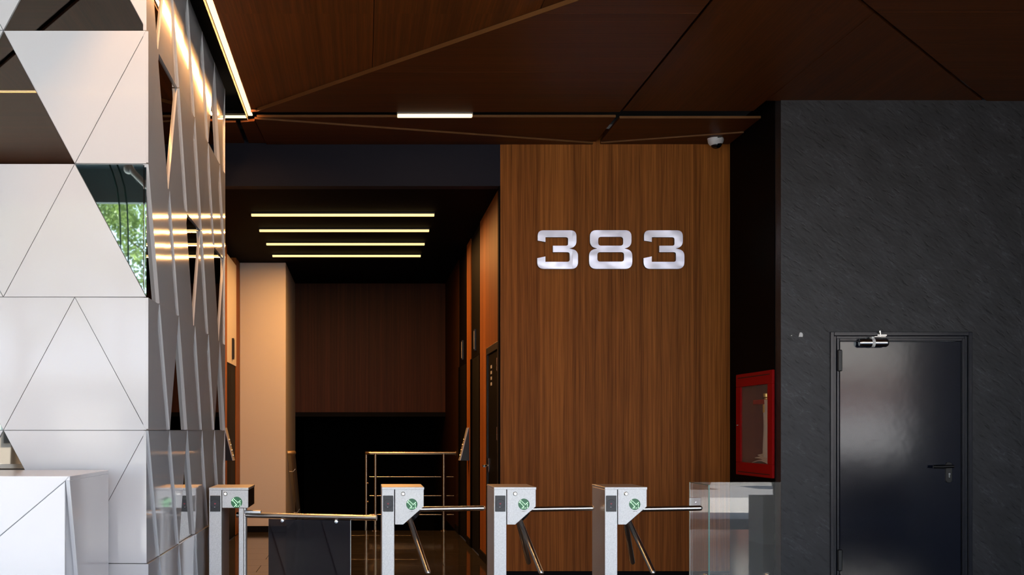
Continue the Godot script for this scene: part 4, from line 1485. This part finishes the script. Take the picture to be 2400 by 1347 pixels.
# ---------------------------------------------------------------- street: seen only in the mirrors and glossy surfaces, and it lights the lobby
func car(at: Vector3, dir: float, m: Material, label: String, tall := 1.45, van := false) -> void:
	var t := thing("car", at, label, "car", "", "")
	var P := func(pts: Array) -> PackedVector2Array:
		var o := PackedVector2Array()
		for p in pts:
			o.append(Vector2(p[0] * dir, p[1] * tall / 1.45))
		return o
	var bz := at
	var g := MB.new()
	g.prism(P.call([[-2.1, 0.32], [2.05, 0.30], [2.15, 0.55], [2.05, 0.78], [1.1, 0.93], [0.45, 1.38], [0.1, 1.45], [-1.2, 1.44], [-1.75, 1.08], [-2.1, 1.0], [-2.18, 0.6]]), bz, Vector3.RIGHT, Vector3.UP, Vector3.BACK, 0.0, 0.86, 0.06)
	g.prism(P.call([[-2.1, 0.32], [2.05, 0.30], [2.15, 0.55], [2.05, 0.78], [1.1, 0.93], [0.45, 1.38], [0.1, 1.45], [-1.2, 1.44], [-1.75, 1.08], [-2.1, 1.0], [-2.18, 0.6]]), bz, Vector3.RIGHT, Vector3.UP, Vector3.FORWARD, 0.0, 0.86, 0.06)
	obj("body", g, m, t)
	for s in [1.0, -1.0]:
		for q in [[[0.9, 0.95], [0.4, 1.33], [0.2, 1.34], [0.2, 0.96]]] if van else [[[0.9, 0.95], [0.4, 1.33], [-0.25, 1.36], [-0.25, 0.96]], [[-0.32, 0.96], [-0.32, 1.36], [-1.1, 1.36], [-1.45, 1.08], [-1.42, 0.98]]]:
			g = MB.new()
			g.prism(P.call(q), bz + Vector3(0, 0, s * 0.0), Vector3.RIGHT, Vector3.UP, Vector3.BACK * s, 0.8, 0.865, 0.0)
			obj("side_window", g, mats.window_dark, t)
		for x in [-1.35, 1.32]:
			g = MB.new()
			g.lathe([Vector2(0.0, 0.0), Vector2(0.31, 0.0), Vector2(0.33, 0.03), Vector2(0.33, 0.18), Vector2(0.0, 0.18)], Vector3(at.x + x * dir, at.y + 0.33, at.z + (0.70 if s > 0 else -0.88)), Vector3.BACK, 20)
			obj("wheel", g, mats.tyre, t)

func tree(at: Vector3, h: float, r: float, label: String, sd: int) -> void:
	var t := thing("tree", at, label, "tree", "street trees opposite the entrance")
	var q := RandomNumberGenerator.new()
	q.seed = sd
	var g := MB.new()
	g.tube([at, at + Vector3(0.05, h * 0.3, 0), at + Vector3(-0.05, h * 0.62, 0.1)], 0.22, 10, 0.12)
	for k in 6:
		var a := TAU * k / 6.0 + q.randf()
		g.tube([at + Vector3(0, h * (0.34 + 0.04 * k), 0), at + Vector3(cos(a) * r * 0.4, h * (0.5 + 0.04 * k), sin(a) * r * 0.4), at + Vector3(cos(a) * r * 0.8, h * (0.58 + 0.05 * k), sin(a) * r * 0.8)], 0.07, 7, 0.02)
	obj("trunk", g, mats.bark, t)
	var leaf := MB.new()
	for k in 6:
		var a := TAU * k / 6.0
		var d := Vector3(cos(a), 0.4 * sin(a * 2.0), sin(a)).normalized()
		var sdv := d.cross(Vector3.UP).normalized() * 0.04
		var n := sdv.cross(d).normalized()
		leaf.quad(d * 0.02, d * 0.09 + sdv, d * 0.18, d * 0.09 - sdv, n)
	var mm := MultiMesh.new()
	mm.transform_format = MultiMesh.TRANSFORM_3D
	mm.mesh = leaf.mesh(Vector3.ZERO)
	mm.mesh.surface_set_material(0, mats.leaf)
	mm.instance_count = 2000
	for i in 2000:
		var p := Vector3(q.randfn(), q.randfn() * 0.8, q.randfn()).normalized() * pow(q.randf(), 0.45) * r
		var blob := floorf(q.randf() * 9.0)
		var c := Vector3(cos(blob * 2.4) * r * 0.45, h * 0.72 + sin(blob * 1.7) * h * 0.14, sin(blob * 2.4) * r * 0.45)
		mm.set_instance_transform(i, Transform3D(Basis.from_euler(Vector3(q.randf() * TAU, q.randf() * TAU, q.randf() * TAU)).scaled(Vector3.ONE * q.randf_range(0.7, 1.4)), c + p * 0.55))
	var mi := MultiMeshInstance3D.new()
	mi.name = "foliage"
	mi.multimesh = mm
	t.add_child(mi)
	mi.set_meta("kind", "stuff")

func build_outdoors() -> void:
	var g := MB.new()
	g.box(Vector3(-18.0, -0.16, -3.0), Vector3(18.0, -0.004, -0.9))
	struct("floor_threshold", g, mats.mat_dark, "dark entrance strip between the lobby floor and the pavement", "floor")
	g = MB.new()
	g.box(Vector3(-60.0, -0.25, -0.9), Vector3(60.0, -0.02, 5.5))
	struct("floor_pavement", g, mats.concrete, "sunlit concrete pavement in front of the entrance", "pavement")
	g = MB.new()
	g.box(Vector3(-60.0, -0.35, 5.5), Vector3(60.0, -0.14, 14.0))
	struct("floor_road", g, mats.asphalt, "grey asphalt street in front of the building", "road")
	g = MB.new()
	g.box(Vector3(-60.0, -0.35, 14.0), Vector3(60.0, -0.02, 26.0))
	struct("floor_pavement_far", g, mats.concrete, "pale pavement on the far side of the street", "pavement")
	# planter by the lobby's right wall
	var p := thing("planter", Vector3(4.95, 0, -4.95), "grey box planter with dark upright leaves inside the entrance", "planter")
	g = MB.new()
	for s in [[-0.28, -0.25, -0.28, 0.28], [0.25, 0.28, -0.28, 0.28], [-0.25, 0.25, -0.28, -0.25], [-0.25, 0.25, 0.25, 0.28]]:
		g.box(Vector3(4.95 + s[0], 0.0, -4.95 + s[2]), Vector3(4.95 + s[1], 0.55, -4.95 + s[3]))
	obj("box", g, mats.planter, p)
	g = MB.new()
	g.box(Vector3(4.70, 0.45, -5.20), Vector3(5.20, 0.50, -4.70))
	obj("soil", g, mats.soil, p)
	for k in 14:
		g = MB.new()
		var a := TAU * k / 14.0 * 2.3
		var d := Vector3(cos(a), 0, sin(a))
		var o := Vector3(4.95, 0.49, -4.95) + d * 0.06
		var pts := []
		for i in 6:
			var f := i / 5.0
			pts.append(o + d * (0.30 * f * f) + Vector3.UP * (0.85 * f - 0.18 * f * f))
		g.ribbon(pts, d.cross(Vector3.UP), 0.055, 0.008)
		obj("leaf", g, mats.leaf, p)
	# hedge outside, right of the opening, added to darken the door's reflection
	var hd := thing("hedge", Vector3(8.8, 0, 0.2), "added dark box hedge in a low trough, darkening the reflection in the door", "hedge")
	g = MB.new()
	g.box(Vector3(7.1, -0.02, -0.1), Vector3(10.6, 0.35, 0.5), 0.02)
	obj("trough", g, mats.mat_dark, hd)
	g = MB.new()
	var hq := RandomNumberGenerator.new()
	hq.seed = 9
	for i in 900:
		var c := Vector3(hq.randf_range(7.15, 10.55), hq.randf_range(0.36, 0.97), hq.randf_range(-0.12, 0.52))
		var b3 := Basis.from_euler(Vector3(hq.randf() * TAU, hq.randf() * TAU, 0))
		g.quad(c, c + b3 * Vector3(0.05, 0.03, 0), c + b3 * Vector3(0.11, 0, 0), c + b3 * Vector3(0.05, -0.03, 0), b3.z)
	g.box(Vector3(7.17, 0.35, -0.06), Vector3(10.53, 0.93, 0.46), 0.04)
	obj("foliage", g, mats.hedge_leaf, hd).set_meta("kind", "stuff")
	# lamp arm under the canopy
	g = MB.new()
	g.tube([Vector3(-2.23, 3.94, -0.55), Vector3(-2.23, 3.86, -0.56), Vector3(-2.19, 3.79, -0.58), Vector3(-2.06, 3.66, -0.62), Vector3(-1.80, 3.44, -0.70)], 0.03, 12)
	g.ball(Vector3(-2.24, 3.83, -0.55), Vector3(0.05, 0.05, 0.05), 16, 10)
	tag(obj("bracket_arm", g, mats.car_white), "white curved bracket arm hanging under the entrance canopy", "bracket")
	# curved glass fin under the canopy
	var fin := thing("glass_fin", Vector3(-2.4, 3.0, -0.3), "narrow curved glass fin with dark edges under the entrance canopy", "glass fin")
	var curve := [Vector3(-2.475, 3.93, -0.3), Vector3(-2.44, 3.84, -0.3), Vector3(-2.40, 3.70, -0.3), Vector3(-2.376, 3.52, -0.3), Vector3(-2.365, 3.28, -0.3), Vector3(-2.36, 0.0, -0.3)]
	for dx in [0.0, 0.075]:
		g = MB.new()
		var cc := []
		for q in curve:
			cc.append(q + Vector3(dx, 0, 0))
		g.tube(cc, 0.008, 8)
		obj("edge", g, mats.glass_edge_deep, fin)
	g = MB.new()
	for i in curve.size() - 1:
		g.face(curve[i], curve[i] + Vector3(0.075, 0, 0), curve[i + 1] + Vector3(0.075, 0, 0), curve[i + 1], Vector3(-2.4, 2, -5))
	obj("pane", g, mats.clear_glass, fin)
	# cars
	car(Vector3(13.0, -0.14, 12.3), 1.0, mats.car_white, "white van parked across the street at the right", 1.95, true)
	car(Vector3(7.0, -0.14, 12.4), -1.0, mats.car_white, "white car parked across the street opposite the navy door")
	car(Vector3(-7.0, -0.14, 7.2), 1.0, mats.car_white, "pale car parked at the near kerb on the left")
	car(Vector3(0.5, -0.14, 12.4), 1.0, mats.car_dark, "dark car parked across the street opposite the turnstiles")
	# trees
	tree(Vector3(-8.0, -0.02, 17.0), 9.0, 3.6, "leafy street tree opposite the reception desk", 3)
	tree(Vector3(-3.5, -0.02, 19.5), 8.5, 3.2, "leafy street tree behind the dark parked car", 4)
	tree(Vector3(-13.5, -0.02, 18.5), 9.5, 3.8, "leafy street tree at the far left of the street", 5)
	# building across the street
	var b := thing("building", Vector3(20.0, 0, 26.0), "terracotta and pale building across the street", "building")
	g = MB.new()
	g.box(Vector3(13.5, -0.02, 26.0), Vector3(40.0, 3.4, 34.0))
	obj("ground_floor", g, mats.terracotta, b)
	g = MB.new()
	g.box(Vector3(13.5, 3.4, 26.2), Vector3(40.0, 7.5, 34.0))
	g.box(Vector3(13.3, 3.3, 25.8), Vector3(40.2, 3.55, 26.2), 0.02)
	g.box(Vector3(13.3, 7.4, 25.9), Vector3(40.2, 7.7, 26.4), 0.02)
	obj("upper_floor", g, mats.render_pale, b)
	for i in 6:
		for r in 2:
			g = MB.new()
			var x := 14.6 + 4.2 * i
			var y := 0.9 if r == 0 else 4.5
			g.box(Vector3(x, y, 25.96 if r == 0 else 26.16), Vector3(x + 1.6, y + 1.5, 26.1 if r == 0 else 26.3), 0.01)
			obj("window", g, mats.window_dark, b)
	b = thing("building", Vector3(-22.0, 0, 30.0), "pale low building behind the street trees on the left", "building")
	g = MB.new()
	g.box(Vector3(-42.0, -0.02, 30.0), Vector3(-4.0, 3.0, 36.0))
	g.box(Vector3(-42.2, 2.9, 29.8), Vector3(-3.8, 3.15, 36.0), 0.02)
	obj("walls", g, mats.render_pale, b)
	for i in 9:
		g = MB.new()
		g.box(Vector3(-40.0 + 4.0 * i, 0.9, 29.95), Vector3(-38.3 + 4.0 * i, 2.2, 30.1), 0.01)
		obj("window", g, mats.window_dark, b)
